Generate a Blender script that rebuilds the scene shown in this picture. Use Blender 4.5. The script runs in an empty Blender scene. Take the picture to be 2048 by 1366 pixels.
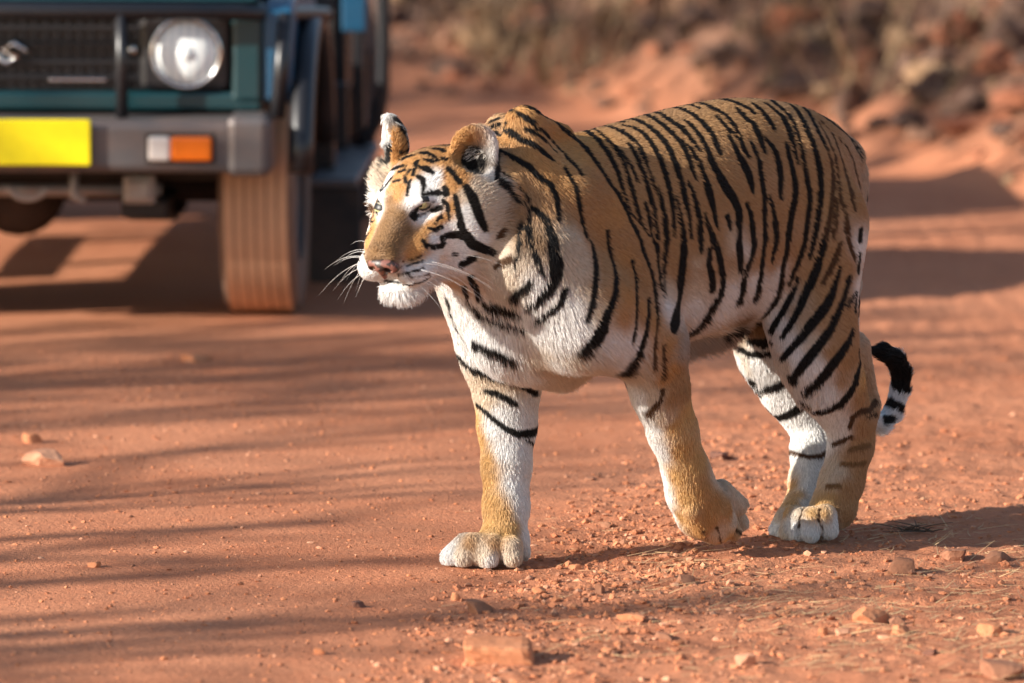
import bpy, bmesh, math, random
import numpy as np
from mathutils import Vector, Matrix
from mathutils.bvhtree import BVHTree
from mathutils.kdtree import KDTree
scene = bpy.context.scene
COL = scene.collection
R = math.radians

# ------------------------------------------------------------------ camera
cam_data = bpy.data.cameras.new('camera'); cam = bpy.data.objects.new('camera', cam_data); COL.objects.link(cam)
cam.location = (0, 0, 2.06); cam.rotation_euler = (R(90 - 7.05), 0, 0)
cam_data.sensor_width = 36; cam_data.lens = 36 * 13000 / 2048; cam_data.clip_end = 2000; cam_data.clip_start = .1
cam_data.dof.use_dof = True; cam_data.dof.focus_distance = 13.2
cam_data.dof.aperture_fstop = 3.0; cam_data.dof.aperture_blades = 9
scene.camera = cam
# ------------------------------------------------------------------ sky and sun
SUN_EL, SH = R(22), np.array([.920, .391])            # SH: the way shadows fall on the ground
world = bpy.data.worlds.new('World'); scene.world = world; world.use_nodes = True
nt = world.node_tree; bg = nt.nodes['Background']
sky = nt.nodes.new('ShaderNodeTexSky'); sky.sky_type = 'NISHITA'; sky.sun_disc = False
sky.sun_elevation = SUN_EL; sky.sun_rotation = math.atan2(-SH[0], -SH[1])
nt.links.new(sky.outputs['Color'], bg.inputs['Color']); bg.inputs['Strength'].default_value = .095
sl = bpy.data.lights.new('sun', 'SUN'); sl.energy = 5.0; sl.angle = R(.45); sl.color = (1, .93, .83)
sun = bpy.data.objects.new('sun', sl); COL.objects.link(sun)
sun.rotation_euler = Vector((SH[0] * math.cos(SUN_EL), SH[1] * math.cos(SUN_EL), -math.sin(SUN_EL))).to_track_quat('-Z', 'Y').to_euler()
scene.view_settings.view_transform = 'Standard'; scene.view_settings.look = 'None'
scene.view_settings.exposure = 1.02; scene.view_settings.gamma = 1
scene.cycles.max_bounces = 4; scene.cycles.diffuse_bounces = 3; scene.cycles.glossy_bounces = 2
scene.cycles.transmission_bounces = 3; scene.cycles.transparent_max_bounces = 6
scene.cycles.use_denoising = True
try: scene.cycles_curves.subdivisions = 2
except Exception: pass

# ------------------------------------------------------------------ helpers
def tag(o, label=None, cat=None, group=None, kind=None):
    for k, v in (('label', label), ('category', cat), ('group', group), ('kind', kind)):
        if v: o[k] = v
    return o
def link(o, parent=None):
    COL.objects.link(o)
    if parent is not None: o.parent = parent
    return o
def empty(name, loc=(0, 0, 0), rz=0):
    o = bpy.data.objects.new(name, None); o.empty_display_size = .1; o.location = loc; o.rotation_euler = (0, 0, rz); return link(o)
def mesh_obj(name, verts, faces, mat, parent=None, smooth=True):
    me = bpy.data.meshes.new(name); me.from_pydata([tuple(v) for v in verts], [], [tuple(f) for f in faces])
    if smooth: me.polygons.foreach_set('use_smooth', [True] * len(me.polygons))
    me.materials.append(mat); me.update()
    return link(bpy.data.objects.new(name, me), parent)
def bm_obj(name, bm, mat, parent=None, smooth=False, bevel=0, seg=2):
    me = bpy.data.meshes.new(name); bmesh.ops.recalc_face_normals(bm, faces=bm.faces); bm.to_mesh(me); bm.free()
    if smooth: me.polygons.foreach_set('use_smooth', [True] * len(me.polygons))
    me.materials.append(mat); o = link(bpy.data.objects.new(name, me), parent)
    if bevel:
        m = o.modifiers.new('bevel', 'BEVEL'); m.width = bevel; m.segments = seg; m.limit_method = 'ANGLE'
    return o
def box(bm, lo, hi):
    v = [bm.verts.new((x, y, z)) for x in (lo[0], hi[0]) for y in (lo[1], hi[1]) for z in (lo[2], hi[2])]
    for f in ((0, 1, 3, 2), (4, 6, 7, 5), (0, 4, 5, 1), (2, 3, 7, 6), (0, 2, 6, 4), (1, 5, 7, 3)): bm.faces.new([v[i] for i in f])
def prism(bm, pts, axis, a, b):
    """outline pts (2-D) extruded along axis from a to b"""
    def mk(p, t):
        q = [0, 0, 0]; o = [i for i in range(3) if i != axis]; q[o[0]], q[o[1]] = p; q[axis] = t; return q
    A = [bm.verts.new(mk(p, a)) for p in pts]; B = [bm.verts.new(mk(p, b)) for p in pts]
    bm.faces.new(A); bm.faces.new(B[::-1])
    for i in range(len(pts)): j = (i + 1) % len(pts); bm.faces.new((A[i], B[i], B[j], A[j]))
def tube(bm, pts, r, n=10, closed=False):
    pts = [Vector(p) for p in pts]; rr = r if isinstance(r, (list, tuple)) else [r] * len(pts); rings = []
    up = None
    for i, p in enumerate(pts):
        d = (pts[min(i + 1, len(pts) - 1)] - pts[max(i - 1, 0)]).normalized()
        if up is None: up = d.orthogonal().normalized()
        up = (up - d * up.dot(d)).normalized(); s = d.cross(up)
        rings.append([bm.verts.new(p + (up * math.cos(6.2832 * k / n) + s * math.sin(6.2832 * k / n)) * rr[i]) for k in range(n)])
    for a, b in zip(rings, rings[1:]):
        for k in range(n): bm.faces.new((a[k], a[(k + 1) % n], b[(k + 1) % n], b[k]))
    bm.faces.new(rings[0][::-1]); bm.faces.new(rings[-1])
def lathe(bm, prof, c, axis, n=48, caps=False):
    """profile (radius, offset along axis) turned about axis through c"""
    u = [i for i in range(3) if i != axis]; rings = []
    for r, t in prof:
        ring = []
        for k in range(n):
            q = [0, 0, 0]; q[axis] = c[axis] + t; q[u[0]] = c[u[0]] + r * math.cos(6.2832 * k / n); q[u[1]] = c[u[1]] + r * math.sin(6.2832 * k / n)
            ring.append(bm.verts.new(q))
        rings.append(ring)
    for a, b in zip(rings, rings[1:]):
        for k in range(n): bm.faces.new((a[k], a[(k + 1) % n], b[(k + 1) % n], b[k]))
    if caps: bm.faces.new(rings[0][::-1]); bm.faces.new(rings[-1])
class N:
    """small node-tree builder"""
    def __init__(s, name):
        s.m = bpy.data.materials.new(name); s.m.use_nodes = True; s.t = s.m.node_tree; s.b = s.t.nodes['Principled BSDF']
    def n(s, typ, **kw):
        o = s.t.nodes.new(typ)
        for k, v in kw.items():
            if k.startswith('i_'): o.inputs[k[2:].replace('_', ' ')].default_value = v
            else: setattr(o, k, v)
        return o
    def l(s, a, b): s.t.links.new(a, b)
    def noise(s, scale, detail=4, rough=.55, vec=None, dist=0):
        o = s.n('ShaderNodeTexNoise'); o.inputs['Scale'].default_value = scale; o.inputs['Detail'].default_value = detail
        o.inputs['Roughness'].default_value = rough; o.inputs['Distortion'].default_value = dist
        if vec is not None: s.l(vec, o.inputs['Vector'])
        return o
    def ramp(s, fac, stops):
        o = s.n('ShaderNodeValToRGB'); e = o.color_ramp.elements
        while len(e) < len(stops): e.new(.5)
        for k, (p, c) in enumerate(stops): e[k].position = p; e[k].color = (*c, 1) if len(c) == 3 else c
        s.l(fac, o.inputs['Fac']); return o.outputs['Color']
    def mix(s, fac, a, b, mode='MIX'):
        o = s.n('ShaderNodeMix', data_type='RGBA', blend_type=mode)
        for sock, v in ((o.inputs['Factor'], fac), (o.inputs['A'], a), (o.inputs['B'], b)):
            if hasattr(v, 'is_linked'): s.l(v, sock)
            else: sock.default_value = v if not isinstance(v, tuple) else (*v, 1)
        o.inputs['Factor']; return o.outputs['Result']
    def bump(s, h, strength=.3, dist=.01, normal=None):
        o = s.n('ShaderNodeBump'); o.inputs['Strength'].default_value = strength; o.inputs['Distance'].default_value = dist; s.l(h, o.inputs['Height'])
        if normal is not None: s.l(normal, o.inputs['Normal'])
        return o.outputs['Normal']
def mixf(nd): return nd
def mat_plain(name, col, rough=.5, metal=0, dirt=None, dscale=6, damt=.5, bump=0, coat=0):
    m = N(name); tc = m.n('ShaderNodeTexCoord').outputs['Object']; b = m.b
    b.inputs['Roughness'].default_value = rough; b.inputs['Metallic'].default_value = metal
    if coat: b.inputs['Coat Weight'].default_value = coat
    nz = m.noise(dscale, 6, .65, tc)
    if dirt is not None:
        f = m.ramp(nz.outputs['Fac'], [(.35, (0, 0, 0)), (.75, (damt,) * 3)])
        m.l(m.mix(f, col, dirt), b.inputs['Base Color'])
    else: m.l(m.mix(m.ramp(nz.outputs['Fac'], [(.3, (0, 0, 0)), (.7, (1, 1, 1))]), tuple(c * .85 for c in col), tuple(min(1, c * 1.12) for c in col)), b.inputs['Base Color'])
    if bump: m.l(m.bump(m.noise(dscale * 12, 3, .6, tc).outputs['Fac'], .4, bump), b.inputs['Normal'])
    return m.m
rng = np.random.default_rng(7); random.seed(7)
def vnoise(x, y, seed=0):
    """value noise on a lattice, for terrain relief"""
    xi, yi = np.floor(x).astype(np.int64), np.floor(y).astype(np.int64); fx, fy = x - xi, y - yi
    fx, fy = fx * fx * (3 - 2 * fx), fy * fy * (3 - 2 * fy)
    def h(a, b):
        n = (a * 374761393 + b * 668265263 + seed * 974711) & 0xFFFFFFFF
        n = ((n ^ (n >> 13)) * 1274126177) & 0xFFFFFFFF
        return ((n ^ (n >> 16)) & 0xFFFF) / 65535.
    return (h(xi, yi) * (1 - fx) + h(xi + 1, yi) * fx) * (1 - fy) + (h(xi, yi + 1) * (1 - fx) + h(xi + 1, yi + 1) * fx) * fy
def fbm(x, y, f, o, seed=0):
    t = 0; a = 1; s = 0
    for i in range(o): t = t + a * vnoise(x * f, y * f, seed + i); s += a; a *= .5; f *= 2.03
    return t / s

# ------------------------------------------------------------------ ground
def gravel_mask(x, y):
    """loose rubble: right of the wheel track, thin on the smooth left of the road"""
    edge = -.33 + (y - 12) * .17 + .16 * (fbm(x, y, 1.3, 3, 5) - .5)
    return np.clip((x - edge) / .30, 0, 1)
def bank_h(x, y):
    foot = 23.6 - np.clip(x - .15, 0, 3) * 2.6 + .9 * (fbm(x, y * .5, .8, 3, 40) - .5)
    t = np.clip(y - foot, 0, 40)
    return np.minimum(t * .20, 2.6) * (1 - np.exp(-t * 1.2))
def ground_z(x, y):
    x = np.asarray(x, float); y = np.asarray(y, float)
    g = gravel_mask(x, y)
    z = .010 * (fbm(x, y, .9, 3, 1) - .5) + .008 * (fbm(x, y, 4, 3, 2) - .5)
    cl = fbm(x, y, 22, 3, 3) - .5
    z = z + (.002 + .013 * g) * cl + .005 * g * (fbm(x, y, 60, 2, 4) - .5) + .0015 * (fbm(x, y, 45, 2, 9) - .5)
    b = bank_h(x, y)
    z = z + b + np.clip(b * 2, 0, 1) * .30 * (fbm(x, y, 1.6, 4, 11) - .5)
    k = np.clip((np.hypot(x * .4, y - 14) - 22) / 20, 0, 1)          # even out far away
    return z * (1 - k) + k * b
def grid(xs, ys):
    X, Y = np.meshgrid(xs, ys); Z = ground_z(X, Y); n, m = X.shape
    V = np.stack([X, Y, Z], -1).reshape(-1, 3); i = np.arange(n * m).reshape(n, m)
    return V, np.stack([i[:-1, :-1], i[:-1, 1:], i[1:, 1:], i[1:, :-1]], -1).reshape(-1, 4)
def axis(fine0, fine1, step, far0, far1, grow=1.16):
    a = list(np.arange(fine0, fine1, step)); s = step; v = a[-1]
    while v < far1: s *= grow; v += s; a.append(v)
    s = step; v = a[0]
    while v > far0: s *= grow; v -= s; a.insert(0, v)
    return np.array(a)
m = N('red_laterite'); tc = m.n('ShaderNodeTexCoord').outputs['Object']
n1 = m.noise(1.1, 5, .6, tc); n2 = m.noise(9, 4, .65, tc); n3 = m.noise(70, 3, .7, tc)
c = m.ramp(n1.outputs['Fac'], [(.3, (.42, .143, .066)), (.5, (.50, .190, .095)), (.7, (.59, .246, .130))])
c = m.mix(m.ramp(n2.outputs['Fac'], [(.35, (0, 0, 0)), (.7, (.55,) * 3)]), c, (.56, .245, .130))
c = m.mix(m.ramp(n3.outputs['Fac'], [(.4, (0, 0, 0)), (.62, (.5,) * 3)]), c, (.36, .132, .068))
sx = m.n('ShaderNodeSeparateXYZ'); m.l(tc, sx.inputs[0])
soil = m.ramp(m.noise(2.2, 4, .65, tc).outputs['Fac'], [(.3, (.10, .056, .038)), (.5, (.19, .095, .060)), (.7, (.29, .155, .095))])
far = m.n('ShaderNodeMapRange'); far.inputs['From Min'].default_value = .05; far.inputs['From Max'].default_value = .22; m.l(sx.outputs['Z'], far.inputs['Value'])
c = m.mix(far.outputs['Result'], c, soil)                        # the bank is browner soil and litter
m.l(c, m.b.inputs['Base Color']); m.b.inputs['Roughness'].default_value = .95; m.b.inputs['Specular IOR Level'].default_value = .15
nb = m.bump(n3.outputs['Fac'], .75, .008); m.l(m.bump(m.noise(260, 2, .7, tc).outputs['Fac'], .8, .004, nb), m.b.inputs['Normal'])
M_GROUND = m.m
V, Q = grid(axis(-1.35, 1.45, .011, -400, 400), axis(11.3, 14.9, .0135, -60, 600, 1.035))
ground = mesh_obj('ground', V, Q, M_GROUND); tag(ground, 'red laterite dirt track and rubble bank', None, None, 'structure')

# ------------------------------------------------------------------ safari jeep
DUST = (.30, .16, .10)
m_teal = mat_plain('teal_paint', (.0015, .034, .042), .32, 0, DUST, 5, .04, 0, .1)
m_blue = mat_plain('blue_paint', (.006, .070, .140), .35, 0, DUST, 5, .05, 0, .1)
m_blk = mat_plain('black_paint', (.010, .011, .014), .35, 0, (.07, .045, .035), 8, .15)
m_bump = mat_plain('grey_bumper', (.085, .088, .095), .45, .25, (.26, .16, .12), 5, .55)
m_chrome = mat_plain('bright_metal', (.62, .62, .63), .22, 1)
m_steel = mat_plain('worn_steel', (.42, .40, .38), .5, .3, (.25, .14, .09), 14, .6)
m_rub = mat_plain('rubber', (.016, .015, .015), .75, 0, (.12, .07, .05), 7, .5)
m_dusty = mat_plain('dusty_rubber', (.58, .34, .205), .9, 0, (.38, .20, .115), 9, .5, .002)
m_under = mat_plain('underbody', (.022, .016, .014), .8, 0, (.08, .045, .03), 6, .5)
m_dust2 = mat_plain('dusty_sidewall', (.20, .115, .075), .9, 0, (.05, .035, .03), 6, .6)
m_yel = mat_plain('yellow_plate', (.90, .74, .004), .4)
m_org = mat_plain('orange_lens', (.80, .16, .006), .18, 0, None, 6, .5, 0, .6); m_wht = mat_plain('clear_lens', (.74, .68, .62), .2, 0, None, 6, .5, 0, .6)
mg = N('lamp_glass'); tcg = mg.n('ShaderNodeTexCoord').outputs['Object']; 
wv = mg.n('ShaderNodeTexWave'); wv.wave_type = 'BANDS'; wv.inputs['Scale'].default_value = 14; mg.l(tcg, wv.inputs['Vector'])
mg.l(mg.ramp(wv.outputs['Fac'], [(.2, (.66, .72, .73)), (.8, (.88, .90, .88))]), mg.b.inputs['Base Color'])
mg.b.inputs['Roughness'].default_value = .55; mg.b.inputs['Coat Weight'].default_value = .3; m_lamp = mg.m
jeep = empty('safari_jeep', (-1.315, 16.80, 0), R(-2.2))
tag(jeep, 'dark teal open safari jeep with yellow number plate stopped on the track', 'jeep')
def part(name, mat, build, parent=jeep, bevel=.006, smooth=False):
    bm = bmesh.new(); build(bm); return bm_obj(name, bm, mat, parent, smooth, bevel)
def bxs(*bs):
    def f(bm):
        for lo, hi in bs: box(bm, lo, hi)
    return f
# body shell: nose panel, bonnet, cowl, door sills, tub
part('nose_panel', m_teal, bxs(((-.66, .12, .60), (-.60, .20, .86)), ((.58, .12, .60), (.66, .20, .86)), ((-.66, .13, .575), (.66, .20, .625)), ((-.60, .125, .835), (.60, .20, .86))), bevel=.012)
bon = part('bonnet', m_teal, lambda bm: prism(bm, [(.10, .862), (.13, .90), (.30, .935), (1.0, .975), (1.0, .86), (.20, .862)], 0, -.66, .66), bevel=.02)
part('vent', m_blk, bxs(*[((-.24 + .0, .16 + .0, .872), (.16, .175, .895))]), bon)
for x in (-.14, .02): part('bolt', m_chrome, lambda bm: lathe(bm, [(.0, 0), (.012, 0), (.012, .012), (.0, .014)], (x, .116, .885), 1, 10), bon, 0)
part('cowl', m_teal, bxs(((-.68, 1.0, .55), (.68, 1.10, .99))))
part('tub', m_blk, bxs(((-.70, 1.30, .42), (.70, 2.2, .46)), ((-.74, 2.3, .44), (-.70, 3.2, .92)), ((.70, 2.3, .44), (.74, 3.2, .92)), ((-.74, 3.2, .44), (.74, 3.24, .92))))
part('side_panel', m_blue, bxs(((.742, 2.32, .62), (.765, 3.1, .90))))
for s in (-1, 1): part('door_sill', m_blk, bxs(((.66 * s - .03, 1.10, .42), (.66 * s + .03, 2.3, .54))))
part('windscreen_frame', m_blk, lambda bm: tube(bm, [(-.66, 1.06, .98), (-.62, 1.14, 1.40), (.62, 1.14, 1.40), (.66, 1.06, .98)], .022))
for yy, zz in ((2.36, 1.6), (3.15, 1.7)): part('roll_bar', m_blk, lambda bm: tube(bm, [(-.70, yy, .9), (-.68, yy, zz), (.68, yy, zz), (.70, yy, .9)], .022), bevel=0, smooth=True)
for y, zz in ((1.75, .52), (2.75, .62)): part('seat', m_blk, bxs(((-.6, y, zz), (.6, y + .42, zz + .1)), ((-.6, y + .421, zz), (.6, y + .50, zz + .38))), bevel=.03)
for s in (-1, 1):
    fen = part('fender', m_blue, lambda bm: prism(bm, [(.13, .60), (.13, .84), (.20, .86), (1.0, .90), (1.0, .50), (.93, .50), (.90, .62), (.80, .72), (.60, .755), (.42, .72), (.30, .62), (.27, .58)], 0, min(.66 * s, .74 * s), max(.66 * s, .74 * s)), bevel=.012)
    part('flare', m_blk, lambda bm: tube(bm, [(.765 * s, .50 + .46 * math.cos(a), .36 + .43 * math.sin(a)) for a in np.linspace(.15, 3.0, 16)], .034, 8), fen, 0, True)
    well = part('wheel_well', m_under, bxs(((min(.40 * s, .655 * s), .28, .50), (max(.40 * s, .655 * s), 1.1, .74))))
# grille
gr = part('grille', m_blk, bxs(((-.345, .17, .622), (.345, .19, .836))), bevel=.004)
for z in (.66, .70, .745, .79): part('slat', m_blk, bxs(((-.34, .150, z - .006), (.34, .168, z + .006))), gr, .002)
for k in range(23): part('slat', m_blk, (lambda x: bxs(((x - .003, .158, .63), (x + .003, .167, .83))))(-.33 + .03 * k), gr, 0)
part('emblem', m_chrome, lambda bm: (tube(bm, [(.045, .138, .725), (.012, .138, .752), (-.02, .138, .735), (.02, .138, .715), (-.012, .138, .698), (-.045, .138, .725)], .009, 8)), gr, 0, True)
part('trim_bar', m_chrome, bxs(((.10, .140, .650), (.25, .148, .658))), gr, .002)
for s in (-1, 1):
    x = .462 * s; bz = part('headlight_surround', m_blk, bxs(((x - .125, .12, .628), (x + .112, .168, .832))), bevel=.02)
    def ring(bm, x=x): lathe(bm, [(.096, .03), (.096, -.004), (.090, -.011), (.084, -.006), (.081, .02)], (x, .118, .728), 1, 40)
    hl = part('headlight', m_chrome, ring, bevel=0, smooth=True)
    def lens(bm, x=x): lathe(bm, [(.0015, -.022), (.03, -.021), (.055, -.015), (.072, -.006), (.083, .006)], (x, .116, .728), 1, 48)
    part('lens', m_lamp, lens, hl, 0, True)
    def bulb(bm, x=x): lathe(bm, [(.001, -.030), (.015, -.028), (.022, -.0225)], (x, .116, .728), 1, 24)
    part('bulb_cover', m_lamp, bulb, hl, 0, True)
    part('screw', m_chrome, lambda bm, x=x: lathe(bm, [(.001, -.008), (.010, -.006), (.011, 0)], (x - .14 * s, .118, .735), 1, 10), bz, 0)
# bumper
bp = part('bumper', m_bump, lambda bm: prism(bm, [(0, .425), (-.012, .44), (-.012, .545), (.0, .562), (.13, .566), (.15, .55), (.15, .43), (.13, .42)], 0, -.585, .585), bevel=.008)
for s in (-1, 1):
    part('end_cap', m_bump, lambda bm: prism(bm, [(.0, .57 * 1), (-.016, .575), (-.018, .66), (.03, .695), (.16, .70), (.17, .57)] if s > 0 else [(.0, -.57), (-.016, -.575), (-.018, -.66), (.03, -.695), (.16, -.70), (.17, -.57)], 2, .418, .572) if False else [box(bm, (min(.575 * s, .69 * s), -.018, .416), (max(.575 * s, .69 * s), .17, .574))], bp, .022)
    part('indicator', m_wht, bxs(((.374 * s if s > 0 else -.432, -.030, .458), (.432 if s > 0 else -.374, -.010, .522))), bp, .008)
    part('indicator', m_org, bxs(((min(.433 * s, .540 * s), -.032, .458), (max(.433 * s, .540 * s), -.010, .522))), bp, .008)
    part('indicator_surround', m_rub, bxs(((min(.366 * s, .548 * s), -.0135, .450), (max(.366 * s, .548 * s), -.0125 + .006, .530))), bp, 0)
pl = part('number_plate', m_yel, bxs(((-.235, -.034, .446), (.226, -.026, .566))), jeep, .004)
part('plate_mount', m_rub, bxs(((-.225, -.0255, .46), (.215, -.0125, .556))), pl, 0)
# bull bar
part('bull_bar', m_blk, lambda bm: (tube(bm, [(-.72, .30, .80), (-.60, .06, .838), (0, .04, .842), (.60, .06, .838), (.70, .2, .825), (.80, .5, .80)], .022), tube(bm, [(.30, .05, .56), (.30, .045, .85)], .016), tube(bm, [(-.30, .05, .56), (-.30, .045, .85)], .016), tube(bm, [(.70, .1, .56), (.72, .14, .83)], .02)), bevel=0, smooth=True)
# running gear
ax = part('front_axle', m_under, lambda bm: (tube(bm, [(-.6, .55, .34), (.6, .55, .34)], .045), lathe(bm, [(.02, -.14), (.09, -.10), (.13, 0), (.09, .10), (.02, .14)], (-.03, .55, .33), 1, 20)), bevel=0, smooth=True)
part('tie_rod', m_steel, lambda bm: tube(bm, [(-.6, .28, .355), (-.1, .28, .350), (.38, .28, .352)], .016), ax, 0, True)
part('tow_hook', m_steel, lambda bm: tube(bm, [(.04 + .05 * math.cos(a), .16, .375 + .035 * math.sin(a)) for a in np.linspace(3.2, 6.2, 9)], .009, 8), jeep, 0, True)
part('tow_hook', m_steel, lambda bm: tube(bm, [(.16, .18, .41), (.16, .17, .345), (.19, .17, .335)], .012, 8), jeep, 0, True)
for s in (-1, 1):
    part('leaf_spring', m_under, bxs(((.31 * s - .03, .2, .285), (.31 * s + .09, .92, .33)), ((.31 * s - .03, .38, .26), (.31 * s + .1, .72, .285))))
    part('spring_shackle', m_steel, bxs(((.31 * s - .022, .18, .325), (.31 * s + .062, .21, .40)), ((.31 * s - .012, .165, .335), (.31 * s + .05, .18, .388))), bevel=.01)
part('chassis', m_under, bxs(((-.40, .2, .40), (-.32, 3.2, .50)), ((.32, .2, .40), (.40, 3.2, .50)), ((-.55, .30, .375), (.55, .95, .56)), ((-.5, 1.0, .30), (.3, 2.6, .44))))
def wheel(x, y, front):
    w = part('wheel', m_dust2 if front else m_rub, lambda bm: lathe(bm, [(.20, -.095), (.285, -.103), (.322, -.098), (.338, -.085), (.338, .085), (.322, .098), (.285, .103), (.20, .095)], (x, y, .338), 0, 56), jeep, 0, True)
    part('rim', m_bump, lambda bm: lathe(bm, [(.02, .03), (.10, .045), (.15, .02), (.19, .05), (.205, .097), (.205, -.09)], (x, y, .338), 0, 40), w, 0, True)
    for k in range(6):                                            # ribs of the tread, dusty from the road
        xo = -.0705 + .0282 * k
        part('tread_rib', m_dusty if front else m_rub, lambda bm, xo=xo: lathe(bm, [(.336, -.0132), (.3435, -.0124), (.3435, .0124), (.336, .0132)], (x + xo, y, .340), 0, 72), w, 0)
    return w
for s in (-1, 1): wheel(.632 * s, .56, True); wheel(.672 * s, 2.94, False)
# side step with its skirt, seen past the front wheel
for s in (-1, 1):
    st = part('side_step', m_bump, bxs(((min(.72 * s, .850 * s), 1.02, .285), (max(.72 * s, .850 * s), 2.1, .31))))
    part('skirt', m_rub, bxs(((min(.715 * s, .86 * s), 1.03, .02), (max(.715 * s, .86 * s), 1.06, .284)),), st)
    for yy in (1.3, 1.9): part('bracket', m_blk, bxs(((min(.69 * s, .77 * s), yy, .311), (max(.69 * s, .77 * s), yy + .06, .5))), st)
    part('grab_rail', m_blk, lambda bm, s=s: tube(bm, [(.76 * s, 2.0, .98), (.835 * s, 2.0, .97), (.862 * s, 2.0, .90), (.868 * s, 2.0, .62), (.865 * s, 2.0, .47), (.85 * s, 2.0, .39), (.82 * s, 2.0, .335), (.78 * s, 2.0, .315)], .021, 10), jeep, 0, True)
    part('rear_post', m_blk, bxs(((min(.765 * s, .80 * s), 2.2, .33), (max(.765 * s, .80 * s), 2.26, .96)), ((min(.77 * s, .90 * s), 2.0, .93), (max(.77 * s, .90 * s), 2.26, .97))))
    part('mudguard', m_blue, bxs(((min(.762 * s, .832 * s), 1.75, .66), (max(.762 * s, .832 * s), 1.78, .93))))

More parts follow.
